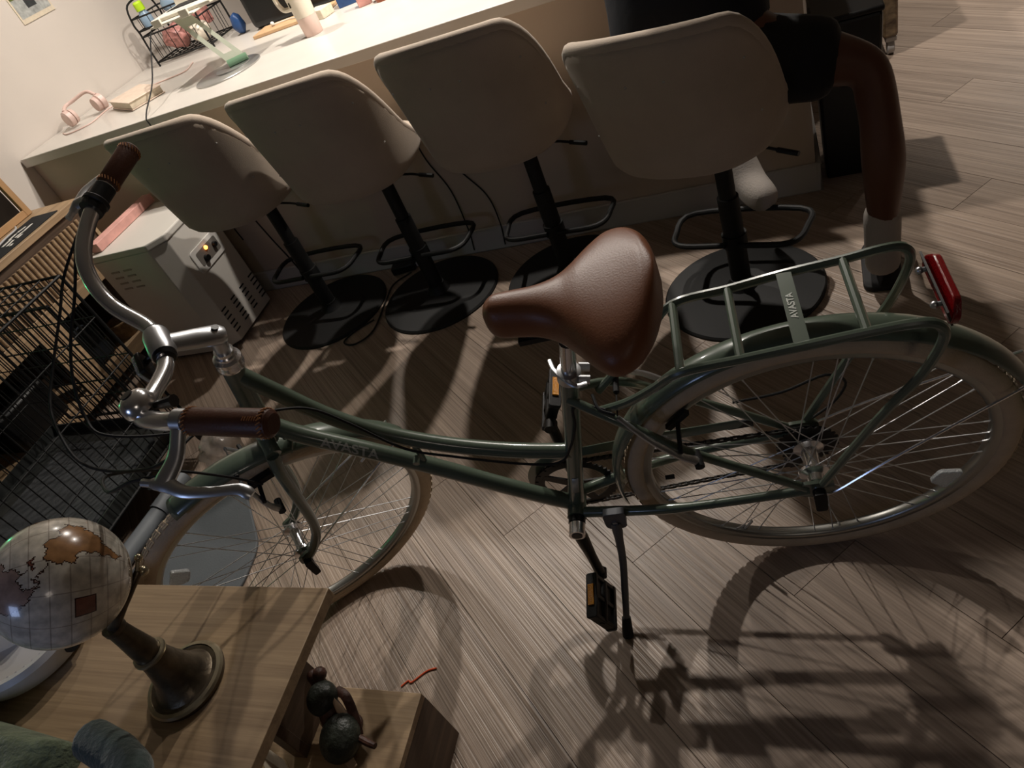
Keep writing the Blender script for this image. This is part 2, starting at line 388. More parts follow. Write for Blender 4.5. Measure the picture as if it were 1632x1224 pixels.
dt = part(MB().tube(DT, .0175, 16), 'down_tube', g)
part(MB().tube([BB, ST], .0163, 18).tube([BB + V((0, -.036, 0)), BB + V((0, .036, 0))], .0205, 24), 'seat_tube', g)
part(MB().tube([BB + V((0, .036, 0)), BB + V((0, .05, 0))], .018, 24), 'bottom_bracket_cup', M['blackpl'])
part(MB(), 'bottom_bracket_cup', M['blackpl'])
part(MB().tube([(.715, 0, .612), (.722, 0, .535)], .006, 8).tube([(.722, .010, .572), (.722, .026, .57)], .007, 8), 'tube_brace', g)
for s in (1, -1):
    part(MB().tube(spl([(.383, .012 * s, .667), (.30, .046 * s, .618), (.2037, .061 * s, .5214), (.02, .067 * s, .354)], 5), .0085, 12), 'seat_stay', g)
    part(MB().tube(spl([(.455, .028 * s, .303), (.36, .045 * s, .315), (.2358, .061 * s, .329), (.015, .067 * s, .345)], 5), [.0115] * 5 + [.0105] * 5 + [.009] * 6, 12), 'chain_stay', g)
    part(MB().prism(rpoly([(-.028, .372), (.03, .372), (.045, .345), (.02, .325), (-.028, .33)], .012), .064 * s, .071 * s, lambda u, v, w_: (u, w_, v)), 'dropout', g)
    # rack
rails = []
rack = part(MB().prism(rrect(0, 0, .022, .146, .004), .7715, .7745, lambda u, v, w_: (u + .0058, v, w_)), 'rack_plate', g)
tm = text_mesh('AVASTA', .014, .0004, M['decal'], 'rack_lettering')
link('rack_lettering', tm, rack, Matrix.Translation((.0058, 0, .7748)) @ Matrix.Rotation(-PI / 2, 4, 'Z'))
for s in (1, -1):
    part(MB().tube(spl([(.338, .022 * s, .632), (.279, .045 * s, .672), (.229, .06 * s, .714), (.179, .0725 * s, .7565), (.09, .0735 * s, .7625), (.0058, .075 * s, .7685), (-.079, .0745 * s, .772), (-.135, .0765 * s, .7745), (-.163, .078 * s, .768), (-.175, .079 * s, .745), (-.168, .079 * s, .705), (-.147, .078 * s, .65), (-.0975, .075 * s, .5584), (-.008, .073 * s, .372)], 5), .0075, 10), 'rack_rail', g)
for x, z in ((.179, .7565), (.0909, .7625), (-.0791, .772)):
    part(MB().tube([(x, -.0735, z), (x, .0735, z)], .0072, 10), 'rack_crossbar', g)
rb = part(MB().box((-.186, 0, .752), (.003, .125, .03), RY(.25)), 'reflector_bracket', M['darkmetal'])
for s in (1, -1): MB().tube([(-.174, .035 * s, .756), (-.186, .035 * s, .756)], .004, 8).sphere((-.174, .035 * s, .756), .006, 8, 6).build('bolt', M['alu'], rb)
part(MB().prism(rpoly([(-.062, -.014), (.062, -.014), (.066, .002), (.045, .022), (-.045, .022), (-.066, .002)], .008), 0, .011, lambda u, v, w_: (-.188 - w_ - .25 * v, u, .752 + v - .2 * w_)), 'rear_reflector', M['red'], bevel=.002)
# wheels
def torus(R, r, n=96, m=14, sx=1): return MB().grid(lambda u, v: V(((R + r * math.cos(2 * PI * v)) * math.cos(2 * PI * u), sx * r * math.sin(2 * PI * v), (R + r * math.cos(2 * PI * v)) * math.sin(2 * PI * u))), n, m, True, True)
def ring(prof, n=96):
    return MB().grid(lambda u, v: V((prof[int(round(v * len(prof))) % len(prof)][0] * math.cos(2 * PI * u), prof[int(round(v * len(prof))) % len(prof)][1], prof[int(round(v * len(prof))) % len(prof)][0] * math.sin(2 * PI * u))), n, len(prof), True, True)
YAX = Matrix.Rotation(-PI / 2, 4, 'X')   # z -> y
spoke_cache = {}
def spoke_mesh(y0, r0, d):
    key = (round(y0, 4), d)
    if key not in spoke_cache:
        a = d * math.radians(52); p0 = V((r0, y0, 0)); p1 = V((.301 * math.cos(a), y0 * .1, .301 * math.sin(a))); dr = (p1 - p0).normalized()
        spoke_cache[key] = MB().tube([p0, p1], .00115, 5).tube([p1 - dr * .012, p1], .0019, 5).mesh('spoke', M['alu'])
    return spoke_cache[key]
def wheel(mtx, kind, yl, yr, fr, hubprof):
    ty = torus(.329, .0202, 120, 16, 1.0)
    t1 = ty.build(kind + '_tyre', M['tyre'], bike, 180); t1.matrix_local = mtx
    tr = MB()
    for i in range(84):
        a = 2 * PI * i / 84
        for y in (-.007, 0.0, .007):
            aa = a + (y * 1.4)
            tr.box((.3488 * math.cos(aa), y, .3488 * math.sin(aa)), (.0016, .005, .016), RY(-aa))
    tr.build('tread', M['tyre'], t1, 0)
    rm = ring([(.3155, -.0125), (.3155, .0125), (.306, .0135), (.3, .011), (.2975, .006), (.2975, -.006), (.3, -.011), (.306, -.0135)], 108).build(kind + '_rim', M['rim'], bike, 50); rm.matrix_local = mtx
    for i in range(36):
        y0, d = ((yl, 1), (yr, 1), (yl, -1), (yr, -1))[i % 4]
        link('spoke', spoke_mesh(y0, fr, d), rm, Matrix.Rotation(2 * PI * (i + (.5 if d < 0 else 0)) / 36 - d * math.radians(52), 4, 'Y'))
    h = MB().lathe(hubprof, 28, YAX).build(kind + '_hub', M['chrome'], bike, 40); h.matrix_local = mtx
    vs = MB().tube([(.296, 0, 0), (.262, 0, 0)], .003, 8).build('valve_stem', M['alu'], rm); vs.matrix_local = Matrix.Rotation(math.radians(-158 if kind == 'front' else 60), 4, 'Y')
    MB().tube([(.275, 0, 0), (.257, 0, 0)], .0048, 8).build('valve_cap', M['blackpl'], rm).matrix_local = vs.matrix_local.copy()
    rf = MB().prism(rpoly([(.245, -.018), (.285, -.03), (.285, .03), (.245, .018)], .008), .004, .014, lambda u, v, w_: (u, w_, v)).build('spoke_reflector', M['clear'], rm, bevel=.002)
    rf.matrix_local = Matrix.Rotation(math.radians(-42 if kind == 'front' else 152), 4, 'Y')
    return rm
fm = Matrix.Translation(st(FH)) @ Sm.to_4x4()
wheel(fm, 'front', .034, -.034, .021, [(.005, -.058), (.009, -.058), (.009, -.046), (.012, -.044), (.012, -.040), (.024, -.037), (.024, -.031), (.013, -.027), (.011, 0), (.013, .027), (.024, .031), (.024, .037), (.012, .040), (.012, .044), (.009, .046), (.009, .058), (.005, .058)])
wheel(Matrix.Translation(RH), 'rear', .034, -.022, .025, [(.005, -.072), (.010, -.072), (.010, -.056), (.016, -.054), (.016, -.027), (.028, -.025), (.028, -.019), (.016, -.015), (.0145, .01), (.0145, .024), (.028, .031), (.028, .037), (.015, .042), (.013, .055), (.010, .057), (.010, .074), (.005, .074)])
# quick-release levers
spart(MB().tube([FH + V((0, .058, 0)), FH + V((0, .07, 0))], .011, 12).prism(rpoly([(-.011, .012), (.011, .012), (.009, -.035), (-.009, -.035)], .006), .066, .077, lambda u, v, w_: (FH.x + u * .9 - .12 * v, w_ - .25 * v, FH.z + v)), 'front_axle_lever', M['blackpl'])
part(MB().tube([(0, .073, .349), (0, .086, .349)], .011, 12).prism(rpoly([(-.012, .012), (.012, .012), (.010, -.03), (-.010, -.03)], .006), .08, .092, lambda u, v, w_: (u, w_ - .25 * v, .349 + v)), 'rear_axle_lever', M['blackpl'])
# fenders
def fender(c, a0, a1, R=.373, n=60):
    def fn(u, v):
        a = math.radians(a0 + (a1 - a0) * u); b = (v - .5) * 2.5; r = R - .021 * (1 - math.cos(b)) * .95; e = 1
        return c + V((r * math.cos(a), .0285 * math.sin(b) * e / math.sin(1.25), r * math.sin(a)))
    return MB().grid(fn, n, 10)
part(fender(RH, -6, 171), 'rear_fender', g, smooth=180, solid=.0016)
spart(fender(FH, 80, 165, .372, 40), 'front_fender', g, smooth=180, solid=.0016)
part(MB().tube(spl([(-.005, .079, .345), (-.03, .078, .35), (-.12, .065, .41), (-.335, .03, .53)], 4), .0024, 6).tube(spl([(-.005, -.079, .345), (-.03, -.078, .35), (-.12, -.065, .41), (-.335, -.03, .53)], 4), .0024, 6), 'rear_fender_stay', M['chrome'])
fs_ = MB()
for s in (1, -1):
    a = math.radians(160); e = FH + V((.365 * math.cos(a), .03 * s, .365 * math.sin(a)))
    fs_.tube(spl([FH + V((-.012, .062 * s, .01)), FH + V((-.04, .06 * s, .02)), e], 4), .0024, 6)
spart(fs_, 'front_fender_stay', M['chrome'])
# fork
for s in (1, -1):
    zs = [(.993, .040, .700), (1.010, .050, .655), (1.0335, .055, .565), (1.058, .056, .475), (1.083, .056, .415), (1.118, .055, .372), (1.150, .054, .350)]
    P = spl([(x, y * s, z) for x, y, z in zs], 4)
    spart(MB().tube(P, [.0168 - .0048 * i / (len(P) - 1) for i in range(len(P))], 12, flat=.8), 'fork_blade', g)
spart(MB().tube([(.988, -.047, .706), (.984, 0, .718), (.988, .047, .706)], .0155, 12).tube([AX0 + UP * .385, AX0 + UP * .42], .02, 16), 'fork_crown', g)
for s in (1, -1): spart(MB().prism(rpoly([(1.132, .372), (1.165, .366), (1.17, .338), (1.14, .336)], .01), .05 * s, .056 * s, lambda u, v, w_: (u, w_, v)), 'fork_dropout', g)
# headset, stem, handlebar
axm = lambda d: Matrix.Translation(AX0 + UP * d) @ UP.to_track_quat('Z', 'X').to_matrix().to_4x4()
spart(MB().lathe([(.019, 0), (.0235, .0), (.0245, .006), (.0225, .011), (.0225, .014), (.024, .016), (.024, .022), (.019, .026), (.019, .031), (.0165, .034), (.0165, .040)], 28, axm(.605)), 'headset', M['chrome'])
spart(MB().lathe([(.02, -.012), (.0235, -.011), (.0235, 0), (.02, .002)], 28, axm(.422)), 'headset_lower_cup', M['chrome'])
STM = AX0 + UP * .682; CL = V((.9575, 0, 1.031))
dS = (CL - STM).normalized()
stem = spart(MB().tube([AX0 + UP * .635, AX0 + UP * .684], [.0125, .0135], 18).tube([STM - dS * .016, STM - dS * .006, STM + dS * .03, CL - dS * .02, CL], [.014, .0205, .0195, .018, .0205], 18, flat=.74).tube([CL + V((0, -.027, 0)), CL + V((0, -.018, 0)), CL + V((0, .018, 0)), CL + V((0, .027, 0))], [.0195, .0215, .0215, .0195], 20), 'stem', M['alu'])
for s in (1, -1): spart(MB().tube([CL + V((0, .0268 * s, 0)), CL + V((.001, .033 * s, 0))], [.0188, .0165], 20), 'bar_shim', M['blackpl'])
nS = V((0, 1, 0)).cross(dS); nS = nS if nS.z > 0 else -nS
spart(MB().tube([STM + nS * .0145, STM + nS * .0175], .0062, 14), 'stem_bolt', M['blackpl'])
BAR = [(.958, 0, 1.031), (.963, .05, 1.031), (.991, .112, 1.054), (.996, .155, 1.080), (.984, .193, 1.104), (.955, .234, 1.118), (.9135, .2754, 1.1254), (.8297, .3523, 1.1207)]
half = spl(BAR, 6); full = [V((p.x, -p.y, p.z)) for p in half[:0:-1]] + half
spart(MB().tube(full, .0127, 16).tube([(.958, -.034, 1.031), (.958, .034, 1.031)], .0128, 16), 'handlebar', M['chrome'])
GS = V((.9135, .2754, 1.1254)); GE = V((.8297, .3523, 1.1207)); G = (GE - GS).normalized(); PERP = V((G.y, -G.x, 0)).normalized()
def mir(s, p): return V((p.x, p.y * s, p.z))
for s in (1, -1):
    gl = .125 if s > 0 else .088
    a = mir(s, GE - G * gl + G * .006); b = mir(s, GE + G * .006); d = (b - a).normalized()
    gp = spart(MB().tube([a, a + d * .003, b - d * .012, b - d * .004, b], [.016, .0178, .0185, .0175, .013], 22), 'grip', M['grip'])
    u = d.orthogonal().normalized(); v = d.cross(u)
    for dist, rr in ((.004, .0182), ((b - a).length - .010, .0188)):
        sm = MB()
        for i in range(22):
            t0 = 2 * PI * i / 22; t1 = t0 + .2; q = a + d * dist
            sm.tube([q + (u * math.cos(t0) + v * math.sin(t0)) * rr + d * .003, q + (u * math.cos(t1) + v * math.sin(t1)) * rr - d * .003], .0009, 5)
        tag(sm.xf(st).build('stitching', M['stitch'], gp), kind='stuff')
    if s > 0:
        sm = MB()
        for i in range(7): sm.tube([b - d * (.010 + .0035 * i) + (u * math.cos(2.2 + .1 * (i % 2)) + v * math.sin(2.2)) * .0188, b - d * (.012 + .0035 * i) + (u * math.cos(2.5) + v * math.sin(2.5)) * .0188], .0009, 5)
    if s > 0: tag(sm.xf(st).build('end_stitching', M['stitch'], gp), kind='stuff')
    # brake lever
    bs = mir(s, GE - G * (gl + .006)); pr = mir(s, PERP); dn = V((0, 0, -1)); gd = mir(s, G)
    lv = spart(MB().tube([bs - gd * .008, bs + gd * .008], .0158, 16).tube(spl([bs + pr * .012, bs + pr * .045 + dn * .014 - gd * .002, bs + pr * .078 + dn * .02 - gd * .012], 4), [.011, .011, .011, .0115, .012, .0125, .013, .0135, .0135], 12, flat=.7), 'brake_lever_bracket', M['alu'])
    piv = bs + pr * .078 + dn * .02 - gd * .008
    MB().tube(spl([piv - gd * .022, piv, piv + gd * .03 + pr * .008 + dn * .002, piv + gd * .065 + pr * .004 + dn * .008, piv + gd * .095 - pr * .004 + dn * .016, piv + gd * .110 - pr * .0 + dn * .024], 4), [.007, .009, .010, .011, .0115, .0105, .0095, .009, .0085, .008, .0075, .0075, .0072, .0072, .0075, .0075, .008, .0082, .0085, .0085, .007], 10, flat=.7).xf(st).build('brake_lever_blade', M['alu'], lv)
    MB().tube([piv - gd * .02, piv - gd * .036], .0055, 10).xf(st).build('barrel_adjuster', M['alu'], lv)
# twist shifter on the right
q1 = mir(-1, GE - G * .088); gd = mir(-1, G)
sh_ = spart(MB().tube([q1, q1 - gd * .028], .0172, 20).tube([q1 - gd * .028, q1 - gd * .030, q1 - gd * .036, q1 - gd * .038], [.0195, .0215, .0215, .0195], 22).tube([q1 - gd * .038, q1 - gd * .05], [.020, .0195], 22), 'twist_shifter', M['blackpl'])
spart(MB().box(q1 - gd * .047 + V((.012, -.012, -.012)), (.03, .03, .022)), 'shifter_housing', M['blackpl'], bevel=.004)
# bell
bc = V((.978, .178, 1.118)); be = spart(MB().tube([bc - V((0, 0, .028)), bc - V((0, 0, .006))], .010, 12).tube([V((.993, .150, 1.078)), V((.985, .19, 1.101))], .0145, 14), 'bell_mount', M['blackpl'])
MB().lathe([(0, .017), (.010, .0162), (.018, .012), (.0225, .005), (.024, -.004), (.0235, -.009), (.021, -.009), (.0, -.004)], 28, Matrix.Translation(bc) @ Matrix.Rotation(.35, 4, 'X')).xf(st).build('bell_dome', M['chrome'], be)
MB().lathe([(0, .0185), (.0085, .018), (.0085, .016)], 20, Matrix.Translation(bc) @ Matrix.Rotation(.35, 4, 'X')).xf(st).build('bell_cap', M['blackpl'], be)
MB().tube([bc + V((-.018, .012, -.012)), bc + V((-.045, .03, -.008))], [.006, .009], 10).xf(st).build('bell_lever', M['blackpl'], be)
# front reflector under stem
spart(MB().prism(rrect(0, 0, .05, .036, .008), 0, .010, lambda u, v, w_: (1.0 + w_, u - .01, 1.004 + v)).tube([(.968, -.012, 1.02), (1.0, -.012, 1.01)], .006, 8), 'front_reflector_housing', M['blackpl'], bevel=.002)
spart(MB().prism(rrect(0, 0, .046, .032, .006), .010, .016, lambda u, v, w_: (1.0 + w_, u - .01, 1.004 + v)), 'front_reflector', M['clear'], bevel=.0015)
# cables
cm = M['rubber']
spart(MB().tube(spl([(.955, -.30, 1.105), (1.052, -.27, 1.057), (1.095, -.22, 1.035), (1.15, -.15, 1.01), (1.186, -.08, .995), (1.185, 0, .985), (1.166, .06, .985), (1.121, .12, .995), (1.043, .2, 1.03), (.985, .235, 1.055)], 6), .0026, 8), 'brake_cable', cm)
spart(MB().tube(spl([(.985, -.255, 1.105), (1.043, -.2, 1.061), (1.094, -.15, 1.03), (1.131, -.1, 1.0), (1.153, -.05, .965), (1.138, 0, .95), (1.06, .03, .89), (.98, .03, .84)], 6), .0026, 8), 'shifter_cable', cm)
spart(MB().tube(spl([(.99, .30, 1.11), (1.03, .27, 1.10), (1.09, .22, 1.06), (1.13, .12, .99), (1.11, .07, .88), (1.07, .06, .76), (1.05, .05, .66)], 6), .0026, 8), 'front_brake_cable', cm)
part(MB().tube(spl([st((.99, .30, 1.10)), st((1.05, .23, 1.03)), st((1.04, .13, .95)), (.955, .115, .885), (.90, .075, .852), (.852, .05, .828), (.818, .03, .79), (.781, .024, .725), (.722, .022, .62), (.642, .024, .572), (.524, .024, .512), (.453, .024, .496), (.416, .022, .54), (.390, .022, .60), (.377, .022, .652), (.345, .026, .652), (.318, .036, .648)], 6), .0026, 8), 'rear_brake_cable', cm)
# text decal on the down tube
def along(L_, t):
    tot = sum((L_[i + 1] - L_[i]).length for i in range(len(L_) - 1)); s = t * tot
    for i in range(len(L_) - 1):
        l = (L_[i + 1] - L_[i]).length
        if s <= l: return L_[i] + (L_[i + 1] - L_[i]) * (s / l), (L_[i + 1] - L_[i]).normalized()
        s -= l
    return L_[-1], (L_[-1] - L_[-2]).normalized()
pc, td = along(DT, .27); tm = text_mesh('AVASTA', .027, .0003, M['decal'], 'brand_lettering')
lat = V((0, 1, 0)); upn = td.cross(lat).normalized(); upn = upn if upn.z > 0 else -upn
out = (lat * .74 + upn * .67).normalized(); vup = out.cross(td).normalized(); 
bmx = bmesh.new(); bmx.from_mesh(tm); bmesh.ops.triangulate(bmx, faces=bmx.faces)
for _ in range(4):
    es = [e_ for e_ in bmx.edges if e_.calc_length() > .0025]
    if es: bmesh.ops.subdivide_edges(bmx, edges=es, cuts=1); bmesh.ops.triangulate(bmx, faces=bmx.faces)
bmx.to_mesh(tm); bmx.free()
dtl = sum((DT[i + 1] - DT[i]).length for i in range(len(DT) - 1))
for v_ in tm.vertices:
    pc, td = along(DT, .262 + (v_.co.x * 1.15 + v_.co.y * -.2) / dtl); upn = td.cross(lat).normalized(); upn = upn if upn.z > 0 else -upn
    out = (lat * .8 + upn * .6).normalized(); vup = (upn * .8 - lat * .6).normalized()
    ph = v_.co.y / .0178; base = out * math.cos(ph) + vup * math.sin(ph)
    v_.co = pc + base * (.0178 + v_.co.z * .3)
link('brand_lettering', tm, dt)
# saddle
def sad_w(t):   # t 0 nose .. 1 tail
    pts = [(0, .018), (.06, .026), (.2, .036), (.36, .048), (.48, .078), (.6, .117), (.74, .143), (.86, .135), (.95, .095), (1, .025)]
    for i in range(len(pts) - 1):
        if t <= pts[i + 1][0]:
            q = (t - pts[i][0]) / (pts[i + 1][0] - pts[i][0]); q = q * q * (3 - 2 * q) * .5 + q * .5; return pts[i][1] + (pts[i + 1][1] - pts[i][1]) * q
    return pts[-1][1]
def sad(u, v):
    t = u; x = .452 - .275 * t; wd = sad_w(t); a = (v - .5) * 2 * 2.25
    ztop = .897 + .010 * math.cos((t - .1) * 5) + .012 * max(0, t - .55) - .02 * max(0, (.06 - t) / .06) ** 2 - .028 * max(0, (t - .88) / .12) ** 2
    dep = .030 + .030 * min(1, t / .6)
    y = wd * math.sin(max(-PI / 2, min(PI / 2, a * .86))) * (1 - .25 * max(0, abs(a) - 1.83)); z = ztop - dep * (1 - math.cos(a * .8)) * .62
    return V((x, y, z))
def sad2(u, v):
    s = .0005 + .274 * (.5 - .5 * math.cos(PI * u)); 
    K = [(0, .0), (.004, .014), (.012, .024), (.026, .031), (.05, .034), (.085, .040), (.115, .056), (.145, .088), (.17, .120), (.19, .138), (.205, .142), (.222, .138), (.24, .122), (.257, .092), (.269, .05), (.275, .0)]
    wd = 0
    for i in range(len(K) - 1):
        if K[i][0] <= s <= K[i + 1][0]:
            h = K[i + 1][0] - K[i][0]; q = (s - K[i][0]) / h
            m0 = (K[i + 1][1] - K[max(0, i - 1)][1]) / (K[i + 1][0] - K[max(0, i - 1)][0]) * h; j = min(len(K) - 1, i + 2); m1 = (K[j][1] - K[i][1]) / (K[j][0] - K[i][0]) * h
            wd = (2 * q ** 3 - 3 * q * q + 1) * K[i][1] + (q ** 3 - 2 * q * q + q) * m0 + (-2 * q ** 3 + 3 * q * q) * K[i + 1][1] + (q ** 3 - q * q) * m1
    wd = max(.0005, wd); a = 2 * PI * v; e = min(1, wd / .03) ** .7
    zc = .868 + .012 * math.cos((s / .275 - .02) * 4.2) + .022 * max(0, s - .13) / .145
    ht = (.036 + .012 * min(1, wd / .1)) * e; hb = (.024 + .012 * min(1, wd / .1)) * e
    sa, ca = math.sin(a), math.cos(a); yy = wd * (abs(ca) ** .85) * (1 if ca > 0 else -1)
    return V((.452 - s, yy, zc + (ht * abs(sa) ** .9 if sa > 0 else -hb * abs(sa) ** .6)))
part(MB().grid(sad2, 64, 40, cv=True), 'saddle', M['leather'], smooth=180)
part(MB().box((.31, 0, .838), (.2, .05, .010)).tube([(.40, .02, .85), (.33, .022, .822), (.25, .04, .835), (.21, .05, .85)], .0035, 8).tube([(.40, -.02, .85), (.33, -.022, .822), (.25, -.04, .835), (.21, -.05, .85)], .0035, 8).tube([(.335, -.03, .825), (.335, .03, .825)], .014, 12), 'saddle_rail', M['darkmetal'])
part(MB().tube([ST - (ST - BB).normalized() * .05, ST + (ST - BB).normalized() * .115], .0135, 18), 'seat_post', M['chrome'])
dST = (ST - BB).normalized(); qm = Matrix.Translation(ST - dST * .012) @ dST.to_track_quat('Z', 'X').to_matrix().to_4x4()
sc_ = part(MB().lathe([(.0165, 0), (.0205, 0), (.0205, .022), (.014, .024)], 28, qm).tube([ST + V((-.016, -.014, -.002)), ST + V((-.034, -.014, -.008))], .008, 10).tube([ST + V((-.016, .014, -.002)), ST + V((-.034, .014, -.008))], .008, 10), 'seat_clamp', M['alu'])
MB().tube(spl([ST + V((-.03, .026, -.002)), ST + V((-.01, .03, .004)), ST + V((.02, -.0, .012)), ST + V((.032, -.03, .01))], 4), [.005] * 8 + [.004] * 5, 8, flat=.6).build('clamp_lever', M['alu'], sc_)
# cranks, chainring, pedals
def crank(s, ang, L_=.17):
    d = V((math.sin(ang), 0, -math.cos(ang)))
    a = BB + V((0, .062 * s, 0)); e = BB + d * L_ + V((0, .088 * s, 0))
    c = part(MB().tube([BB + V((0, .046 * s, 0)), BB + V((0, .078 * s, 0))], .0165, 20).tube([a, a + (e - a) * .2, a + (e - a) * .6 , e - (e - a) * .06, e], [.014, .0145, .011, .0115, .012], 14, flat=1.0).tube([e - V((0, .012 * s, 0)), e + V((0, .008 * s, 0))], .0135, 16), 'crank_arm', M['darkmetal'])
    MB().tube([BB + V((0, .052 * s, 0)), BB + V((0, .0785 * s, 0))], .0172, 22).build('crank_boss', M['chrome'], c)
    MB().tube([BB + V((0, .0786 * s, 0)), BB + V((0, .0798 * s, 0))], .0115, 16).build('crank_bolt_cap', M['blackpl'], c)
    return e
def pedal(e, s, tilt):
    c = e + V((0, .066 * s, 0)); R = RY(tilt)
    m = MB()
    for sx in (-1, 1): m.prism(rpoly([(-.05, -.013), (.05, -.013), (.05, .013), (-.05, .013)], .006), -.005, .005, lambda u, v, w_: tuple(c + R @ V((sx * .041 + w_, u, v))))
    for y in (-.044, 0, .044): m.box(c + R @ V((0, y, 0)), (.078, .009, .022), R)
    m.box(c, (.07, .094, .012), R); m.tube([e, c + V((0, .05 * s, 0))], .0075, 12); m.tube([c - V((0, .045, 0)), c + V((0, .045, 0))], .013, 14)
    p = part(m, 'pedal', M['blackpl'], bevel=.0015)
    for sx in (-1, 1): MB().box(c + R @ V((sx * .0475, 0, 0)), (.004, .046, .013), R).build('pedal_reflector', M['amber'], p)
e = crank(1, -.03); pedal(e, 1, math.radians(-76))
e = crank(-1, PI - .03); pedal(e, -1, math.radians(62))
def gear(R, y, teeth, th, inner, arms=0):
    m = MB(); prof = []
    for i in range(teeth * 4):
        r = R + (.0035 if i % 4 in (1, 2) else -.001); a = 2 * PI * i / (teeth * 4); prof.append((r, a))
    n = len(prof); vs = []; fs = []
    for yy in (y - th / 2, y + th / 2):
        for r, a in prof: vs.append((r * math.cos(a), yy, r * math.sin(a)))
        for r, a in prof: vs.append((inner * math.cos(a), yy, inner * math.sin(a)))
    for i in range(n):
        j = (i + 1) % n
        fs += [(i, j, n + j, n + i), (2 * n + j, 2 * n + i, 3 * n + i, 3 * n + j), (j, i, 2 * n + i, 2 * n + j), (n + i, n + j, 3 * n + j, 3 * n + i)]
    m.add(vs, fs)
    for k in range(arms):
        a = 2 * PI * k / arms + .3; m.prism([(-.012, 0), (.012, 0), (.008, inner + .006), (-.008, inner + .006)], y - .002, y + .002, lambda u, v, w_: (u * math.cos(a) - v * math.sin(a), w_, u * math.sin(a) + v * math.cos(a)))
    return m
part(gear(.086, -.047, 44, .003, .07, 5).xf(lambda p: p + V((BB.x, 0, BB.z))), 'chainring', M['darkmetal'])
for i, (r, y) in enumerate(((.054, -.030), (.047, -.034), (.041, -.038), (.035, -.042), (.030, -.046), (.026, -.050))):
    part(gear(r, y, int(r * 500), .002, .015).xf(lambda p: p + RH), 'sprocket', M['darkmetal'])
# chain
c0 = V((BB.x, -.047, BB.z)); r0 = .088; c1 = V((0, -.038, .349)); r1 = .043; pul = V((.03, -.045, .272)); pul2 = V((.005, -.042, .302))
path = [c0 + V((r0 * math.cos(a), 0, r0 * math.sin(a))) for a in [math.radians(x) for x in range(-80, 101, 10)]]
path += [c1 + V((r1 * math.cos(a), 0, r1 * math.sin(a))) for a in [math.radians(x) for x in range(95, 290, 15)]]
path += [pul2 + V((.010, 0, .016)), pul2 + V((.018, 0, 0)), pul2 + V((.008, 0, -.016)), pul + V((-.018, 0, 0)), pul + V((-.004, 0, -.018)), pul + V((.016, 0, -.012))]
tot = [0.0]; pc2 = path + [path[0]]
for i in range(len(path)): tot.append(tot[-1] + (pc2[i + 1] - pc2[i]).length)
ch = MB(); NL = int(tot[-1] / .0127)
def cpt(s):
    s %= tot[-1]
    for i in range(len(path)):
        if s <= tot[i + 1]: return pc2[i] + (pc2[i + 1] - pc2[i]) * ((s - tot[i]) / max(1e-9, tot[i + 1] - tot[i]))
for i in range(NL):
    s0 = tot[-1] * i / NL; a = cpt(s0); b = cpt(s0 + .0127); d = (b - a); L_ = d.length; ay = math.atan2(-d.z, d.x); wy = .0032 if i % 2 else .0020
    for sy in (-1, 1): ch.box((a + b) / 2 + V((0, sy * wy, 0)), (L_ + .006, .001, .0075), RY(ay))
    ch.box(a, (.0055, .0075, .0055), RY(ay))
tag(part(ch, 'chain', M['darkmetal'], smooth=0), kind='stuff')
# derailleur
part(MB().prism(rpoly([(-.012, .325), (.012, .33), (.03, .30), (.045, .268), (.03, .255), (.012, .268), (-.005, .30)], .01), -.052, -.049, lambda u, v, w_: (u, w_, v)).tube([(0, -.072, .33), (.012, -.06, .305)], .012, 12).box((-.01, -.075, .318), (.04, .02, .03)), 'derailleur', M['blackpl'], bevel=.002)
for p in (pul, pul2): part(MB().tube([p - V((0, .004, 0)), p + V((0, .004, 0))], .016, 20), 'jockey_wheel', M['blackpl'])
part(MB().tube(spl([(-.005, -.085, .34), (-.06, -.10, .37), (-.085, -.10, .43), (-.05, -.095, .47), (.03, -.08, .46), (.12, -.075, .46)], 5), .0026, 8), 'derailleur_cable', cm)
# chain guard
ar = [math.radians(x) for x in range(205, 84, -8)]
outer = [(BB.x - 0 + .108 * math.cos(PI - a) * 1.0 * -1, BB.z + .108 * math.sin(a)) for a in ar]
outer = [(BB.x + .108 * math.cos(math.radians(x)), BB.z + .108 * math.sin(math.radians(x))) for x in range(-18, 93, 8)] + [(.30, .418), (.12, .418), (.105, .405)]
inner = [(BB.x + .080 * math.cos(math.radians(x)), BB.z + .080 * math.sin(math.radians(x))) for x in range(-18, 93, 8)] + [(.30, .385), (.12, .392)]
inner = inner[::-1]
cg = MB(); no = len(outer)
cg.prism(outer + inner, -.064, -.062, lambda u, v, w_: (u, w_, v))
part(cg, 'chain_guard', g, smooth=0, bevel=.0008)
part(MB().box((.115, -.066, .398), (.05, .006, .022)), 'chain_guard_bracket', M['blackpl'], bevel=.002)
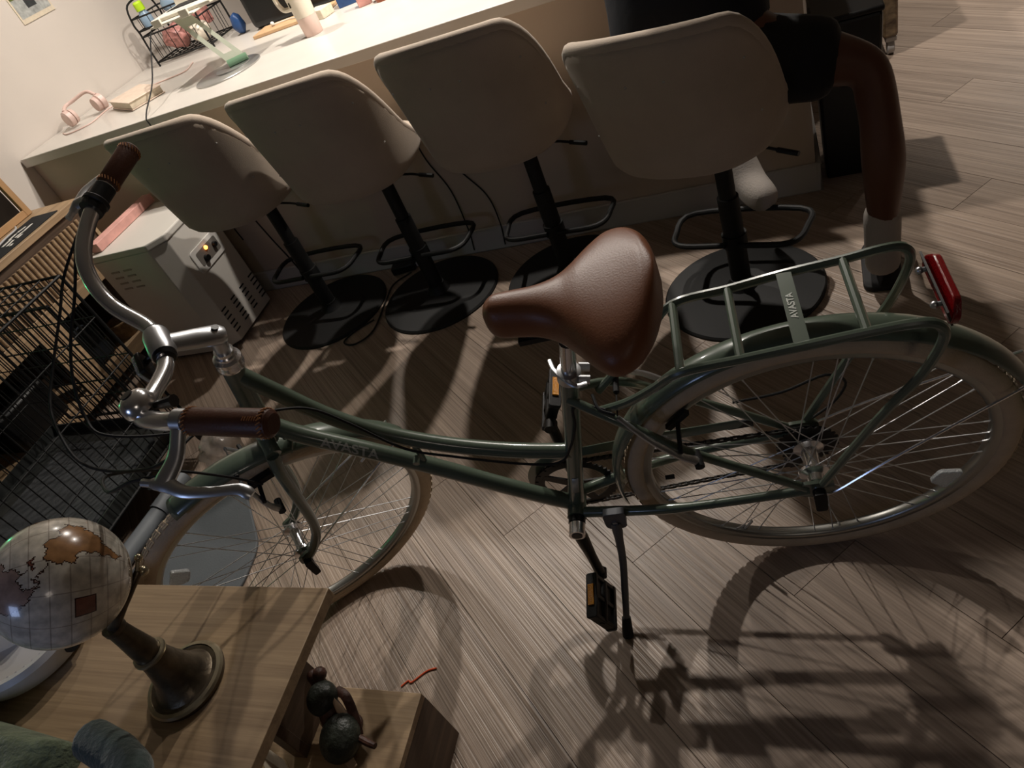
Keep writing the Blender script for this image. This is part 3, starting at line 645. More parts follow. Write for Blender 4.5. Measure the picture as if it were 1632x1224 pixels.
# rear V-brake
for s in (1, -1):
    part(MB().tube(spl([(.192, .078 * s, .515), (.225, .08 * s, .55), (.265, .072 * s, .60), (.302, .052 * s, .645)], 4), [.010, .009, .008, .008, .0075, .007, .007, .007, .006, .006, .006, .0055, .0055], 10, flat=.7), 'rear_brake_arm', M['alu'])
    part(MB().box((.214, .0215 * s, .568), (.055, .010, .011), RY(.78)).tube([(.214, .022 * s, .566), (.216, .08 * s, .55)], .0042, 8), 'rear_brake_pad', M['rubber'])
    part(MB().tube([(.195, .058 * s, .515), (.190, .090 * s, .513)], .0085, 12), 'rear_brake_pivot', M['rubber'])
    spart(MB().tube(spl([(1.066, .072 * s, .590), (1.07, .073 * s, .62), (1.072, .062 * s, .66), (1.072, .046 * s, .70)], 4), [.009, .009, .008, .008, .007, .007, .007, .006, .006, .006, .006, .005, .005], 10, flat=.75), 'front_brake_arm', M['alu'])
    spart(MB().box((1.052, .030 * s, .652), (.05, .016, .014), RY(-.15)).tube([(1.06, .034 * s, .65), (1.066, .08 * s, .648)], .0045, 8), 'front_brake_pad', M['rubber'])
    spart(MB().tube([(1.064, .05 * s, .590), (1.064, .082 * s, .590)], .0075, 12), 'front_brake_pivot', M['rubber'])
part(MB().tube([(.302, .05, .647), (.302, -.05, .647)], .0014, 6).tube(spl([(.305, .05, .65), (.33, .04, .66), (.34, .01, .665)], 4), .0028, 8).tube([(.302, .0, .647), (.302, -.04, .647)], .0055, 10), 'rear_brake_boot', M['rubber'])
part(MB().tube([(.302, -.05, .647), (.262, -.095, .70)], .0011, 5).tube([(.268, -.088, .692), (.262, -.095, .70)], .002, 6), 'cable_end', M['alu'])
spart(MB().tube([(1.072, .046, .70), (1.072, -.046, .70)], .0014, 6).tube([(1.073, .03, .70), (1.073, -.02, .70)], .005, 10), 'front_brake_boot', M['rubber'])
# kickstand
ks = part(MB().prism(rpoly([(.365, .338), (.412, .338), (.415, .285), (.398, .272), (.372, .28)], .01), .046, .062, lambda u, v, w_: (u, w_, v)).tube(spl([(.392, .058, .30), (.398, .075, .245), (.405, .095, .19), (.418, .135, .125), (.432, .178, .06)], 4), [.0115, .0115, .011, .0095, .009, .009, .0085, .0085, .0085, .008, .008, .008, .008, .0075, .0075, .0075, .0075], 12), 'kickstand', mat('grey_cast_alloy', '5d5f62', .45, .4), bevel=.001)
MB().tube([(.4295, .170, .072), (.434, .186, .046), (.4365, .195, .029)], [.010, .012, .0125], 12).build('rubber_foot', M['rubber'], ks)
MB().tube([(.392, .06, .305), (.392, .066, .305)], .006, 6).build('pivot_bolt', M['alu'], ks)

stk = BB + (ST - BB) * .16
part(MB().grid(lambda u, v: stk + (ST - BB).normalized() * (.055 * v) + V((.0168 * math.cos(1.1 + .9 * u), .0168 * math.sin(1.1 + .9 * u), 0)), 8, 2), 'frame_sticker', M['decal'], solid=.0004)
fb = spart(MB().box((.958, .012, .672), (.05, .03, .003), RY(.95)), 'fender_bracket', g)
for q in (-.012, .012): MB().sphere((.958 + q * .6 - .004, .012, .676 + q * .8), .004, 10, 6).xf(st).build('bolt', M['darkmetal'], fb)

# ------------------------------------------------------------------ sideboard on the left wall (front faces +x)
SX0, SX1, SY0, SY1, SZ = -3.197, -2.886, 1.0, 2.30, .733
t = thing('sideboard', 'oak sideboard with fluted slat front and open niches beside the wire crate', 'sideboard', ((SX0 + SX1) / 2, 1.6, 0))
ox, oy = (SX0 + SX1) / 2, 1.6
def sp(a, b): return MB().span((a[0] - ox, a[1] - oy, a[2]), (b[0] - ox, b[1] - oy, b[2]))
sp((SX0, SY0, SZ - .028), (SX1 + .005, SY1 + .008, SZ)).build('top_board', M['oak_y'], t, bevel=.002)
sp((SX0, SY1 - .018, .05), (SX1 - .004, SY1, SZ - .029)).build('side_panel', M['oak_y'], t, bevel=.001)
sp((SX0, SY0, .05), (SX1 - .004, SY0 + .018, SZ - .029)).build('side_panel', M['oak_y'], t, bevel=.001)
sp((SX0, SY0 + .019, .05), (SX0 + .01, SY1 - .019, SZ - .03)).build('back_panel', M['cabinetback'], t)
sp((SX0 + .011, SY0 + .019, .43), (SX1 - .03, SY1 - .019, .446)).build('shelf', M['oak_y'], t)
sp((SX0 + .011, SY0 + .019, .10), (SX1 - .03, SY1 - .019, .118)).build('shelf', M['oak_y'], t)
sp((SX1 - .024, SY0 + .019, .668), (SX1 - .014, SY1 - .019, .703)).build('recessed_rail', M['oakbrown'], t)
sp((SX1 - .022, SY0 + .019, .482), (SX1 - .014, SY1 - .019, .667)).build('slat_backing', M['oakbrown'], t)
sl = MB().lathe([(.0085, .484), (.0085, .664)], 10).mesh('slat', M['oak_y'])
n = int((SY1 - SY0 - .06) / .0262)
for i in range(n):
    o = link('slat', sl, t); o.location = (SX1 - .012 - ox, SY0 + .035 + i * .0262 - oy, 0)
def frame_part(y0, y1, z0, z1, nm): sp((SX1 - .02, y0, z0), (SX1 - .002, y1, z1)).build(nm, M['oak_y'], t, bevel=.0012)
frame_part(SY0 + .02, SY1 - .02, .408, .48, 'rail'); frame_part(SY0 + .02, SY1 - .02, .06, .128, 'rail')
frame_part(2.212, SY1 - .02, .1285, .4075, 'stile'); frame_part(1.712, 1.835, .1285, .4075, 'stile'); frame_part(SY0 + .02, 1.19, .1285, .4075, 'stile')
for x, y in ((SX0 + .04, SY0 + .05), (SX0 + .04, SY1 - .05), (SX1 - .05, SY0 + .05), (SX1 - .05, SY1 - .05)):
    MB().lathe([(.018, 0), (.022, .05)], 14, Matrix.Translation((x - ox, y - oy, 0))).build('foot', M['black'], t)
tag(MB().box((-3.03, 1.93, .20), (.16, .14, .16)).sphere((-3.02, 1.93, .28), (.07, .06, .05), 14, 8).build('camera_bag', M['navy'], bevel=.02), 'dark bag in the sideboard niche nearest the heater', 'bag')
wb = thing('wicker_basket', 'small brown wicker basket beside the dark bag in a sideboard niche', 'basket', (-2.98, 2.12, .1185))
MB().lathe([(0, 0), (.05, 0), (.062, .08), (.056, .08), (.046, .008), (0, .008)], 28).build('body', M['wicker'], wb)
MB().tube([V((.06 * math.cos(a), .06 * math.sin(a), .08)) for a in [2 * PI * i / 24 for i in range(24)]], .006, 8, closed=True).build('rim', M['wicker'], wb)
tag(MB().box((-3.03, 1.5, .21), (.2, .26, .18)).build('dark_storage_box', M['blackpl'], bevel=.015), 'black storage box in the sideboard niche behind the crate', 'box')
# on the sideboard
t = thing('picture_frame', 'dark picture in a pale wood frame leaning on the wall', 'picture', (-3.135, 1.98, .7445))
fr = RY(-.07)
def fbox(c, d): return MB().box(fr @ V(c), d, fr)
fbox((-.004, 0, .24), (.006, .5, .44)).build('picture', M['picture'], t)
for c, d in (((0, .275, .24), (.02, .03, .5)), ((0, -.275, .24), (.02, .03, .5)), ((0, 0, .005), (.02, .52, .03)), ((0, 0, .475), (.02, .52, .03))): fbox(c, d).build('frame_rail', M['framewood'], t, bevel=.002)
mt = thing('desk_mat', 'black woven mat with white lettering lying on the sideboard', 'mat', (-2.985, 1.86, .7335))
MB().prism(rrect(0, 0, .165, .7, .006), 0, .003).build('mat_sheet', M['matblack'], mt, 0)
for i, (x, y, l, a) in enumerate(((-.035, .18, .05, .1), (-.035, .235, .045, -.2), (-.02, .13, .06, .15), (.0, .19, .05, -.1), (.0, .24, .06, .1), (.012, .12, .05, .2), (.02, .17, .03, 0), (.04, .1, .02, .3))):
    MB().box((x, y, .0036), (.012, l, .001), RZ(a)).build('lettering_stroke', M['letter'], mt, 0)
tag(MB().tube(spl([(-3.09, 2.13, .742), (-3.06, 2.1, .741), (-3.05, 2.03, .7415), (-3.03, 1.95, .7415), (-3.05, 1.85, .7415), (-3.04, 1.7, .7415)], 5), .004, 8).build('charging_cable', M['greypl']), 'grey charging cable lying across the black mat', 'cable')

# ------------------------------------------------------------------ heater
hx, hy, HZ = -2.52, 2.225, .578
t = thing('cabinet_heater', 'white enamel heater with vents and a lit amber pilot lamp', 'heater', (hx, hy, 0))
def oct_(dx_, dy_, ch): return [(-dx_, -dy_), (dx_ - ch, -dy_), (dx_, -dy_ + ch), (dx_, dy_ - ch), (dx_ - ch, dy_), (-dx_, dy_)]
MB().prism(oct_(.188, .205, .06), .015, HZ - .03).build('body', M['heater'], t, 0, bevel=.004)
MB().prism(oct_(.195, .21, .062), HZ - .029, HZ).build('lid', M['heater'], t, 0, bevel=.006)
cp = MB().prism(rrect(0, 0, .2, .105, .018), 0, .006, lambda u, v, w_: (.188 + w_, u + .0, .395 + v)).build('control_panel', M['white'], t, 0, bevel=.002)
MB().prism(rrect(0, 0, .15, .062, .01), .0062, .0075, lambda u, v, w_: (.188 + w_, u, .397 + v)).build('control_recess', mat('heater_recess', '6d6862', .6), t, 0)
for y, z, r in ((-.035, .385, .015), (.045, .40, .012)): MB().tube([(.195, y, z), (.21, y, z)], [r, r * .85], 18).build('knob', M['blackpl'], cp)
MB().sphere((.1965, -.005, .417), .009, 12, 8).build('pilot_lamp', M['led'], cp)
vm = MB()
slot = MB().box((0, 0, 0), (.003, .036, .006)).mesh('vent_slot', M['hole'], 0)
for gq in range(4):
    for r_ in range(3):
        for c_ in range(2):
            o = link('vent_slot', slot, t); o.location = (.1885, -.125 + gq * .083 + c_ * .0 , .175 - r_ * .022 - c_ * .07)
slot2 = MB().box((0, 0, 0), (.045, .004, .007)).mesh('side_vent', mat('vent_shadow_grey', '9a9186', .6), 0)
for r_ in range(4):
    for c_ in range(2): o = link('side_vent', slot2, t); o.location = (-.11 + .07 * c_, -.206, .49 - r_ * .028)
for x, y in ((-.16, -.17), (-.16, .17), (.1, -.17), (.1, .17)): MB().box((x, y, .008), (.04, .04, .015)).build('foot', M['blackpl'], t)
pb = tag(MB().box((-2.672, 2.25, HZ + .0205), (.05, .40, .038)).build('pink_carton', M['pinkbox'], bevel=.002), 'long pink printed carton lying on top of the heater', 'box')
tag(MB().tube(spl([(-2.2, 2.46, .55), (-2.23, 2.462, .45), (-2.2, 2.455, .3), (-2.16, 2.45, .15), (-2.13, 2.44, .03)], 6), .0035, 8).build('heater_cord', M['rubber']), 'black power cord running down the island panel beside the heater', 'cord')

# ------------------------------------------------------------------ wire crate on casters
CX0, CX1, CY0, CY1, CZ0, CZ1 = -2.852, -2.14, .55, 1.475, .13, .79
t = thing('wire_crate', 'black wire pet crate with plastic tray in front of the sideboard', 'crate', ((CX0 + CX1) / 2, 1.0, 0))
ox, oy = (CX0 + CX1) / 2, 1.0
L0 = lambda p: (p[0] - ox, p[1] - oy, p[2])
bk = M['black']
def wires(name, o0, u, v, nu, nv, r=.0021):
    m = MB(); o0, u, v = V(o0), V(u), V(v)
    for i in range(nu + 1): a = o0 + u * (i / nu); m.tube([L0(a), L0(a + v)], r * (1.8 if i in (0, nu) else 1), 5)
    for j in range(nv + 1): a = o0 + v * (j / nv); m.tube([L0(a), L0(a + u)], r * (2.2 if j in (0, nv) else 1.2), 5)
    return tag(m.build(name, bk, t, 60), kind='stuff')
wires('back_wire_panel', (CX0, CY1, CZ0), (CX1 - CX0, 0, 0), (0, 0, CZ1 - CZ0), 20, 4)
wires('side_wire_panel', (CX1, CY0, CZ0), (0, CY1 - CY0, 0), (0, 0, CZ1 - CZ0), 25, 4)
wires('wall_side_wire_panel', (CX0, CY0, CZ0), (0, CY1 - CY0, 0), (0, 0, CZ1 - CZ0), 25, 4)
wires('top_wire_panel', (CX0, CY0, CZ1), (CX1 - CX0, 0, 0), (0, CY1 - CY0, 0), 8, 16)
wires('door_wire_panel', (CX0 + .12, CY1 + .006, CZ0 + .06), (.42, 0, 0), (0, 0, .5), 9, 3, .0028)
for x, y in ((CX0, CY0), (CX1, CY0), (CX0, CY1), (CX1, CY1)):
    MB().tube([L0((x, y, CZ0 - .02)), L0((x, y, CZ1))], .0055, 8).build('corner_post', bk, t)
    MB().tube([L0((x, y - .012, .035)), L0((x, y + .012, .035))], .034, 18).box(L0((x, y, .085)), (.03, .03, .05)).build('caster', M['blackpl'], t)
tr = MB().span(L0((CX0 + .008, CY0 + .008, CZ0)), L0((CX1 - .008, CY1 - .008, CZ0 + .006)))
tr.build('tray_floor', mat('tray_plastic', '2b2d2c', .5, bump=.05), t)
for a, b in (((CX0 + .008, CY0 + .008), (CX0 + .014, CY1 - .008)), ((CX1 - .014, CY0 + .008), (CX1 - .008, CY1 - .008)), ((CX0 + .0145, CY1 - .014), (CX1 - .0145, CY1 - .008)), ((CX0 + .0145, CY0 + .008), (CX1 - .0145, CY0 + .014))):
    MB().span(L0((a[0], a[1], CZ0 + .0065)), L0((b[0], b[1], CZ0 + .045))).build('tray_wall', MATS['tray_plastic'], t)
pad = tag(MB().prism(rrect(-2.45, .98, .5, .78, .05), CZ0 + .0065, CZ0 + .03).build('crate_cushion', mat('charcoal_cushion', '343638', .95, bump=.4, bscale=120, var=.1), bevel=.01), 'charcoal cushion lying in the wire crate tray', 'cushion')

# ------------------------------------------------------------------ grey mat, plastic bag
m_ = MB().prism(rpoly([(-2.09, .45), (-1.72, .45), (-1.60, .86), (-1.62, 1.0), (-1.80, 1.215), (-2.09, 1.24)], .045), .0005, .012).build('floor_mat', M['greymat'], bevel=.004)
tag(m_, 'slate grey floor mat with rounded corners under the front wheel', 'mat')
m_ = MB().tube([(-2.1, 1.27, .034), (-2.113, 1.12, .034)], .033, 12).tube([(-2.113, 1.118, .031), (-2.16, .62, .031)], .03, 12).build('grey_bolster', M['greybar'])
tag(m_, 'long pale grey roll lying along the crate side', 'bolster')
random.seed(3)
cb = MB().sphere((0, 0, 0), 1, 22, 14)
cb.xf(lambda p: V((-1.955, 1.36, .072)) + V((p.x * .075, p.y * .075, p.z * .07)) * (1 + .16 * math.sin(9 * p.x + 4 * p.y) * math.cos(7 * p.z - 3 * p.x)))
tag(cb.build('plastic_bag', M['plastic'], smooth=180), 'crumpled clear plastic bag on the floor beside the crate', 'bag')

# ------------------------------------------------------------------ things on the worktop
WZ = .9102
t = thing('headphones', 'rose pink over-ear headphones lying at the wall end of the worktop', 'headphones', (-3.02, 2.78, WZ))
for s in (1, -1):
    c = V((.0 + .05 * s, .065 * s, .042)); d = V((.35, .94, .05)).normalized()
    MB().tube([c - d * .016, c - d * .010, c + d * .012, c + d * .018], [.028, .036, .036, .027], 24).build('ear_cup', M['rose'], t)
    MB().tube([c - d * s * .018, c - d * s * .034], [.034, .031], 24).build('ear_pad', M['rose'], t)
MB().tube(spl([(.05, .065, .075), (.0, .07, .10), (-.06, .03, .09), (-.08, -.01, .085), (-.05, -.065, .075)], 6), .008, 10).build('headband', M['rose'], t)
t = thing('notebook', 'cream notebook with worn page edges beside the pink headphones', 'book', (-2.72, 2.80, WZ), -.55)
MB().box((0, 0, .004), (.30, .17, .005)).box((0, 0, .036), (.30, .17, .004)).build('cover', M['cover'], t, bevel=.002)
MB().box((0, 0, .0202), (.285, .16, .026)).build('pages', M['paper'], t)
tag(MB().tube(spl([(-3.1, 2.66, .9135), (-3.02, 2.62, .9135), (-2.93, 2.68, .9135), (-2.95, 2.84, .9135), (-2.86, 2.98, .9135), (-2.75, 3.02, .9135), (-2.62, 3.06, .9135), (-2.66, 3.2, .9135)], 6), .003, 8).build('pink_cable', M['rose']), 'thin pink audio cable curling around the notebook', 'cable')
t = thing('laptop_stand', 'sage green laptop stand on a round silver base plate', 'stand', (-2.17, 2.78, WZ))
MB().lathe([(0, 0), (.15, 0), (.15, .005), (.147, .007), (0, .007)], 48).build('base_plate', M['silver'], t)
MB().lathe([(0, .0072), (.08, .0072), (.08, .012), (0, .012)], 36, Matrix.Translation((.02, .02, 0))).build('swivel_disc', M['silver'], t)
ar = RZ(.5) 
def armf(u, v, w_): return tuple(V((.05, .03, .03)) + V((-.16, .02, .215)) * v + V((.85, .5, 0)) * u + V((.2, -.35, .25)) * w_ * .5)
for u0, u1 in ((-.042, -.020), (.020, .042)): MB().prism([(u0, 0), (u1, 0), (u1 * .9, 1), (u0 * .9, 1)], -.006, .006, armf).build('arm_rail', M['sage'], t, 0)
for v0, v1 in ((0, .16), (.80, 1.0)): MB().prism([(-.0195, v0), (.0195, v0), (.0195, v1), (-.0195, v1)], -.006, .006, armf).build('arm_web', M['sage'], t, 0)
MB().tube([V((.05, .03, .026)) + V((.85, .5, 0)) * -.045, V((.05, .03, .026)) + V((.85, .5, 0)) * .045], .015, 16).build('hinge', M['sagedk'], t)
MB().box((-.115, .09, .248), (.24, .2, .006)).box((-.19, -.006, .257), (.045, .012, .03)).box((-.04, -.006, .257), (.045, .012, .03)).build('tray', M['laptop'], t, bevel=.002)
t = thing('laptop', 'pale open laptop resting on the sage green stand', 'laptop', (-2.27, 2.94, 1.1615))
MB().box((0, 0, .0075), (.33, .23, .014)).build('base', M['laptop'], t, bevel=.004)
MB().box((0, .03, .015), (.27, .11, .0012)).build('keyboard_well', M['key'], t)
km = MB().box((0, 0, 0), (.016, .016, .0015)).mesh('key', M['key'], 0)
for i in range(13):
    for j in range(5): o = link('key', km, t); o.location = (-.122 + i * .0203, -.012 + j * .0205, .0164)
MB().box((0, -.065, .0148), (.1, .06, .0006)).build('trackpad', M['greypl'], t)
MB().box((0, .118, .115), (.33, .006, .21), RX(-.2)).build('screen_lid', M['laptop'], t, bevel=.002)
tag(MB().tube(spl([(-2.44, 2.86, 1.17), (-2.46, 2.80, 1.12), (-2.42, 2.62, 1.0), (-2.40, 2.46, .925), (-2.39, 2.436, .88), (-2.385, 2.44, .7), (-2.36, 2.45, .5), (-2.34, 2.452, .3)], 6), .003, 8).build('laptop_charger_cord', M['rubber']), 'black charger cord hanging from the laptop over the worktop edge', 'cord')
# wire rack with two tiers
t = thing('wire_rack', 'black two tier wire rack at the wall end of the worktop', 'rack', (-2.84, 3.52, WZ))
def basket(z0, h, nm):
    m = MB(); X_, Y_ = .19, .12
    for z in (z0, z0 + h): m.tube([(-X_, -Y_, z), (X_, -Y_, z), (X_, Y_, z), (-X_, Y_, z)], .004, 6, closed=True)
    for i in range(8):
        x = -X_ + 2 * X_ * i / 7; m.tube([(x, -Y_, z0 + h), (x, -Y_, z0), (x, Y_, z0), (x, Y_, z0 + h)], .0022, 5)
    for i in range(1, 5):
        y = -Y_ + 2 * Y_ * i / 5; m.tube([(-X_, y, z0 + h), (-X_, y, z0), (X_, y, z0), (X_, y, z0 + h)], .0022, 5)
    m.build(nm, bk, t, 60)
basket(.02, .13, 'lower_basket'); basket(.178, .06, 'upper_basket')
for x in (-.19, .19):
    MB().tube(spl([(x, -.12, 0), (x, -.12, .1), (x, -.115, .17), (x, -.12, .22), (x, -.08, .30), (x, .08, .30), (x, .12, .22), (x, .115, .17), (x, .12, .1), (x, .12, 0)], 5), .005, 8).build('side_frame', bk, t)
random.seed(5)
def lump(c, r, m, nm, lab, cat, ns=.14, n=18):
    b = MB().sphere((0, 0, 0), 1, n, 12); k1, k2 = random.uniform(4, 7), random.uniform(4, 7)
    b.xf(lambda p: V(c) + V((p.x * r[0], p.y * r[1], p.z * r[2])) * (1 + ns * math.sin(k1 * p.x + 3 * p.y) * math.cos(k2 * p.z - 2 * p.x)))
    return tag(b.build(nm, m, smooth=180), lab, cat)
lump((-2.90, 3.5, 1.002), (.08, .08, .06), M['pinkbag'], 'pink_snack_bag', 'crinkled pink bag in the lower tier of the wire rack', 'bag')
lump((-2.745, 3.49, .985), (.055, .06, .05), M['cream'], 'white_pouch', 'round white pouch in the lower tier of the wire rack', 'pouch', .04)
tag(MB().box((-2.76, 3.57, 1.04), (.1, .05, .09), RZ(.2)).build('red_carton', M['pinkbag'], bevel=.004), 'small red carton behind the white pouch in the wire rack', 'box')
t = thing('spray_bottle', 'pale blue bottle with a neon green cap in the upper rack tier', 'bottle', (-2.985, 3.46, 1.0918))
MB().lathe([(0, 0), (.03, 0), (.032, .015), (.032, .05), (.018, .07), (.018, .075), (0, .075)], 24).build('body', M['skyblue'], t)
MB().lathe([(0, .0752), (.024, .0752), (.024, .11), (.018, .118), (0, .118)], 20).build('cap', M['neon'], t)
lump((-2.84, 3.53, 1.143), (.06, .06, .05), M['skyblue'], 'blue_wipes_pack', 'pale blue plastic pack beside the neon capped bottle', 'pack', .1)
tag(MB().box((-2.08, 3.50, 1.04), (.62, .2, .258)).build('black_tote_bag', M['blackpl'], bevel=.035, seg=4), 'glossy black bag standing at the rear of the worktop', 'bag')
tag(MB().box((-2.08, 3.30, .9185), (.42, .14, .015), RZ(.04)).build('cutting_board', M['board'], bevel=.003), 'light wooden board in front of the black bag', 'board')
lump((-2.50, 3.47, .962), (.035, .03, .05), M['blue'], 'blue_packet', 'dark blue packet between the rack and the wooden board', 'packet', .08)
t = thing('earbud_cable', 'white earphones resting on the wooden board', 'earphones', (-2.1, 3.29, .9265))
MB().tube(spl([(-.1, .0, .006), (-.02, .02, .004), (.05, -.01, .004), (.1, .02, .004)], 5), .0025, 6).build('lead', M['white'], t)
for x in (-.1, .1): MB().sphere((x, .005, .010), .010, 12, 8).build('bud', M['white'], t)
t = thing('tumbler', 'cream and blush handled tumbler standing on the worktop', 'tumbler', (-1.79, 2.93, WZ))
MB().lathe([(0, 0), (.038, 0), (.04, .004), (.0435, .075), (0, .075)], 32).build('blush_lower_body', M['blush'], t)
MB().lathe([(.0, .0755), (.0436, .0755), (.05, .17), (.051, .21), (0, .21)], 32).build('cream_upper_body', M['cream'], t)
MB().tube(spl([(-.045, 0, .19), (-.09, 0, .195), (-.1, 0, .16), (-.085, 0, .12), (-.045, 0, .115)], 5), .010, 10).build('handle', M['cream'], t)
MB().lathe([(0, .2105), (.052, .2105), (.052, .225), (0, .228)], 32).build('lid', M['cream'], t)
MB().tube([(.01, .01, .22), (.03, .02, .32)], .004, 8).build('straw', M['cream'], t)
MB().box((-.02, -.047, .135), (.006, .002, .02)).build('charm', M['bronze'], t)
t = thing('amber_jar', 'brown glass jar with pale lid beyond the tumbler', 'jar', (-1.52, 3.12, WZ))
MB().lathe([(0, 0), (.034, 0), (.036, .01), (.036, .07), (.03, .08), (0, .08)], 24).build('jar_body', M['amberglass'], t)
MB().lathe([(0, .0805), (.032, .0805), (.032, .1), (0, .1)], 24).build('lid', M['cream'], t)
tag(MB().box((-1.62, 3.14, .955), (.06, .04, .09), RZ(.3)).build('spice_box', M['pinkbox'], bevel=.003), 'small salmon carton beside the brown jar', 'box')
tag(MB().box((-1.75, 3.28, .965), (.12, .06, .11), RZ(.2)).build('blue_carton', M['blue'], bevel=.003), 'bright blue carton behind the tumbler', 'box')
tag(MB().box((-1.88, 3.2, .93), (.1, .08, .04), RZ(-.3)).build('white_carton', M['paper'], bevel=.003), 'low white carton between the tumbler and blue carton', 'box')
t = thing('glass_shaker', 'small clear shaker with steel cap next to the brown jar', 'shaker', (-1.41, 3.08, WZ))
MB().lathe([(0, 0), (.02, 0), (.022, .05), (0, .05)], 20).build('glass_body', M['clear'], t); MB().lathe([(0, .0505), (.02, .0505), (.018, .07), (0, .072)], 20).build('cap', M['chrome'], t)
# photo print on the wall
t = thing('wall_photo', 'colourful photo print pinned on the white wall', 'photo', (-3.1985, 3.07, 1.33))
MB().span((0, -.11, 0), (.002, .11, .30)).build('print_sheet', M['paper'], t, 0)
for y0, y1, z0, z1, c in ((-.10, .10, .02, .12, 'a7a9a6'), (-.10, -.03, .1, .2, '5e6b35'), (-.10, -.05, .16, .22, 'c9b93c'), (-.02, .06, .14, .27, '17181a'), (.06, .10, .08, .2, 'c2b3a5'), (-.03, .03, .05, .1, '3b3d3e')):
    MB().span((.0021, y0, z0), (.0026 + .0002 * (z0 * 10), y1, z1)).build('print_patch', mat('print_' + c, c, .5, var=.3, vscale=40), t, 0)

# ------------------------------------------------------------------ side table with plinth
t = thing('side_table', 'light oak side table with a low plinth box, carrying the globe', 'table', (-1.25, .2, 0))
def sp2(a, b): return MB().span((a[0] + 1.25, a[1] - .2, a[2]), (b[0] + 1.25, b[1] - .2, b[2]))
sp2((-1.85, -.12, .578), (-.775, .513, .6)).build('table_top', M['oak'], t, bevel=.0012)
sp2((-1.50, .22, .182), (-.785, .510, .2)).build('plinth_top', M['oak'], t, bevel=.001)
sp2((-.803, .22, 0), (-.785, .510, .1815)).build('plinth_side', M['oakbrown'], t)
sp2((-1.50, .22, 0), (-1.482, .510, .1815)).build('plinth_side', M['oakbrown'], t)
sp2((-1.4815, .492, 0), (-.8035, .510, .1815)).build('plinth_back', M['oakbrown'], t)
sp2((-1.4815, .22, 0), (-.8035, .238, .1815)).build('plinth_front', M['oakbrown'], t)
sp2((-1.022, .386, .2005), (-1.0, .510, .5775)).build('support_panel', M['oakbrown'], t)
sp2((-1.03, .364, .2005), (-.998, .3855, .5775)).build('support_batten', M['oakbrown'], t, bevel=.001)
sp2((-1.80, -.08, 0), (-1.75, .5, .5775)).build('end_panel', M['oakbrown'], t)
t = thing('type_book', 'thick kraft covered book with dark lettering below the side table', 'book', (-1.02, .286, .2005), -.70)
MB().box((0, 0, .004), (.13, .075, .006)).box((0, 0, .128), (.13, .075, .006)).build('cover', M['book'], t, bevel=.001)
MB().box((0, 0, .066), (.125, .072, .117)).build('pages', M['paper'], t)
link('lettering', text_mesh('TYPES', .034, .0004, M['ink'], 'lettering'), t, Matrix.Translation((.0, .004, .1315)) @ Matrix.Rotation(PI, 4, 'Z'))
tag(MB().box((-1.125, .30, .255), (.05, .07, .108), RZ(-.7)).build('navy_pouch', M['navy'], bevel=.015), 'dark navy fabric pouch beside the kraft book', 'pouch')

# ------------------------------------------------------------------ globe
GC = V((-.97, .347, .89)); GR = .0875
t = thing('desk_globe', 'small antique style globe on a bronze bell shaped stand', 'globe', (-.968, .34, .6002))
gb = V((-.968, .34, .6002))
MB().lathe([(0, 0), (.064, 0), (.066, .004), (.066, .009), (.063, .012), (.056, .0135), (.050, .0135), (.047, .016), (.040, .027), (.033, .043), (.0275, .062), (.024, .08), (.0225, .094), (0, .094)], 44).build('stand_base', M['bronze'], t)
MB().lathe([(.058, .0125), (.064, .0115), (.0665, .009), (.064, .0135), (.058, .0148)], 44, closed=True).build('base_ring', M['brass'], t)
MB().lathe([(.021, .094), (.0255, .095), (.0265, .098), (.0255, .101), (.021, .102)], 36, closed=True).build('collar_ring', M['brass'], t)
MB().lathe([(0, .094), (.021, .094), (.0195, .12), (.0165, .15), (.015, .172), (.0165, .174), (.0165, .182), (0, .182)], 32).build('stem', M['bronze'], t)
NA_ = V((-.573, -.555, .603)).normalized()
camv = V((0, 0, 1.4904)); f = (camv - GC); f = (f - NA_ * f.dot(NA_)).normalized(); E_ = NA_.cross(f).normalized()
sp_ = GC - NA_ * (GR + .002)
arm = MB().tube(spl([V((0, 0, .178)), V((.03, .012, .205)), sp_ - gb - NA_ * .006], 5), [.009, .009, .0085, .008, .0075, .007, .0065, .0065, .006, .006, .006], 12)
ao = arm.build('bracket_arm', M['bronze'], t)
MB().sphere(sp_ - gb - NA_ * .012, .0075, 14, 10).build('pivot_knob', M['brass'], ao)
q = sp_ - gb - NA_ * .004
MB().tube([q, q + V((.004, .012, .012))], .0035, 10).sphere(q + V((.005, .014, .014)), .006, 12, 8).build('thumb_screw', M['brass'], ao)
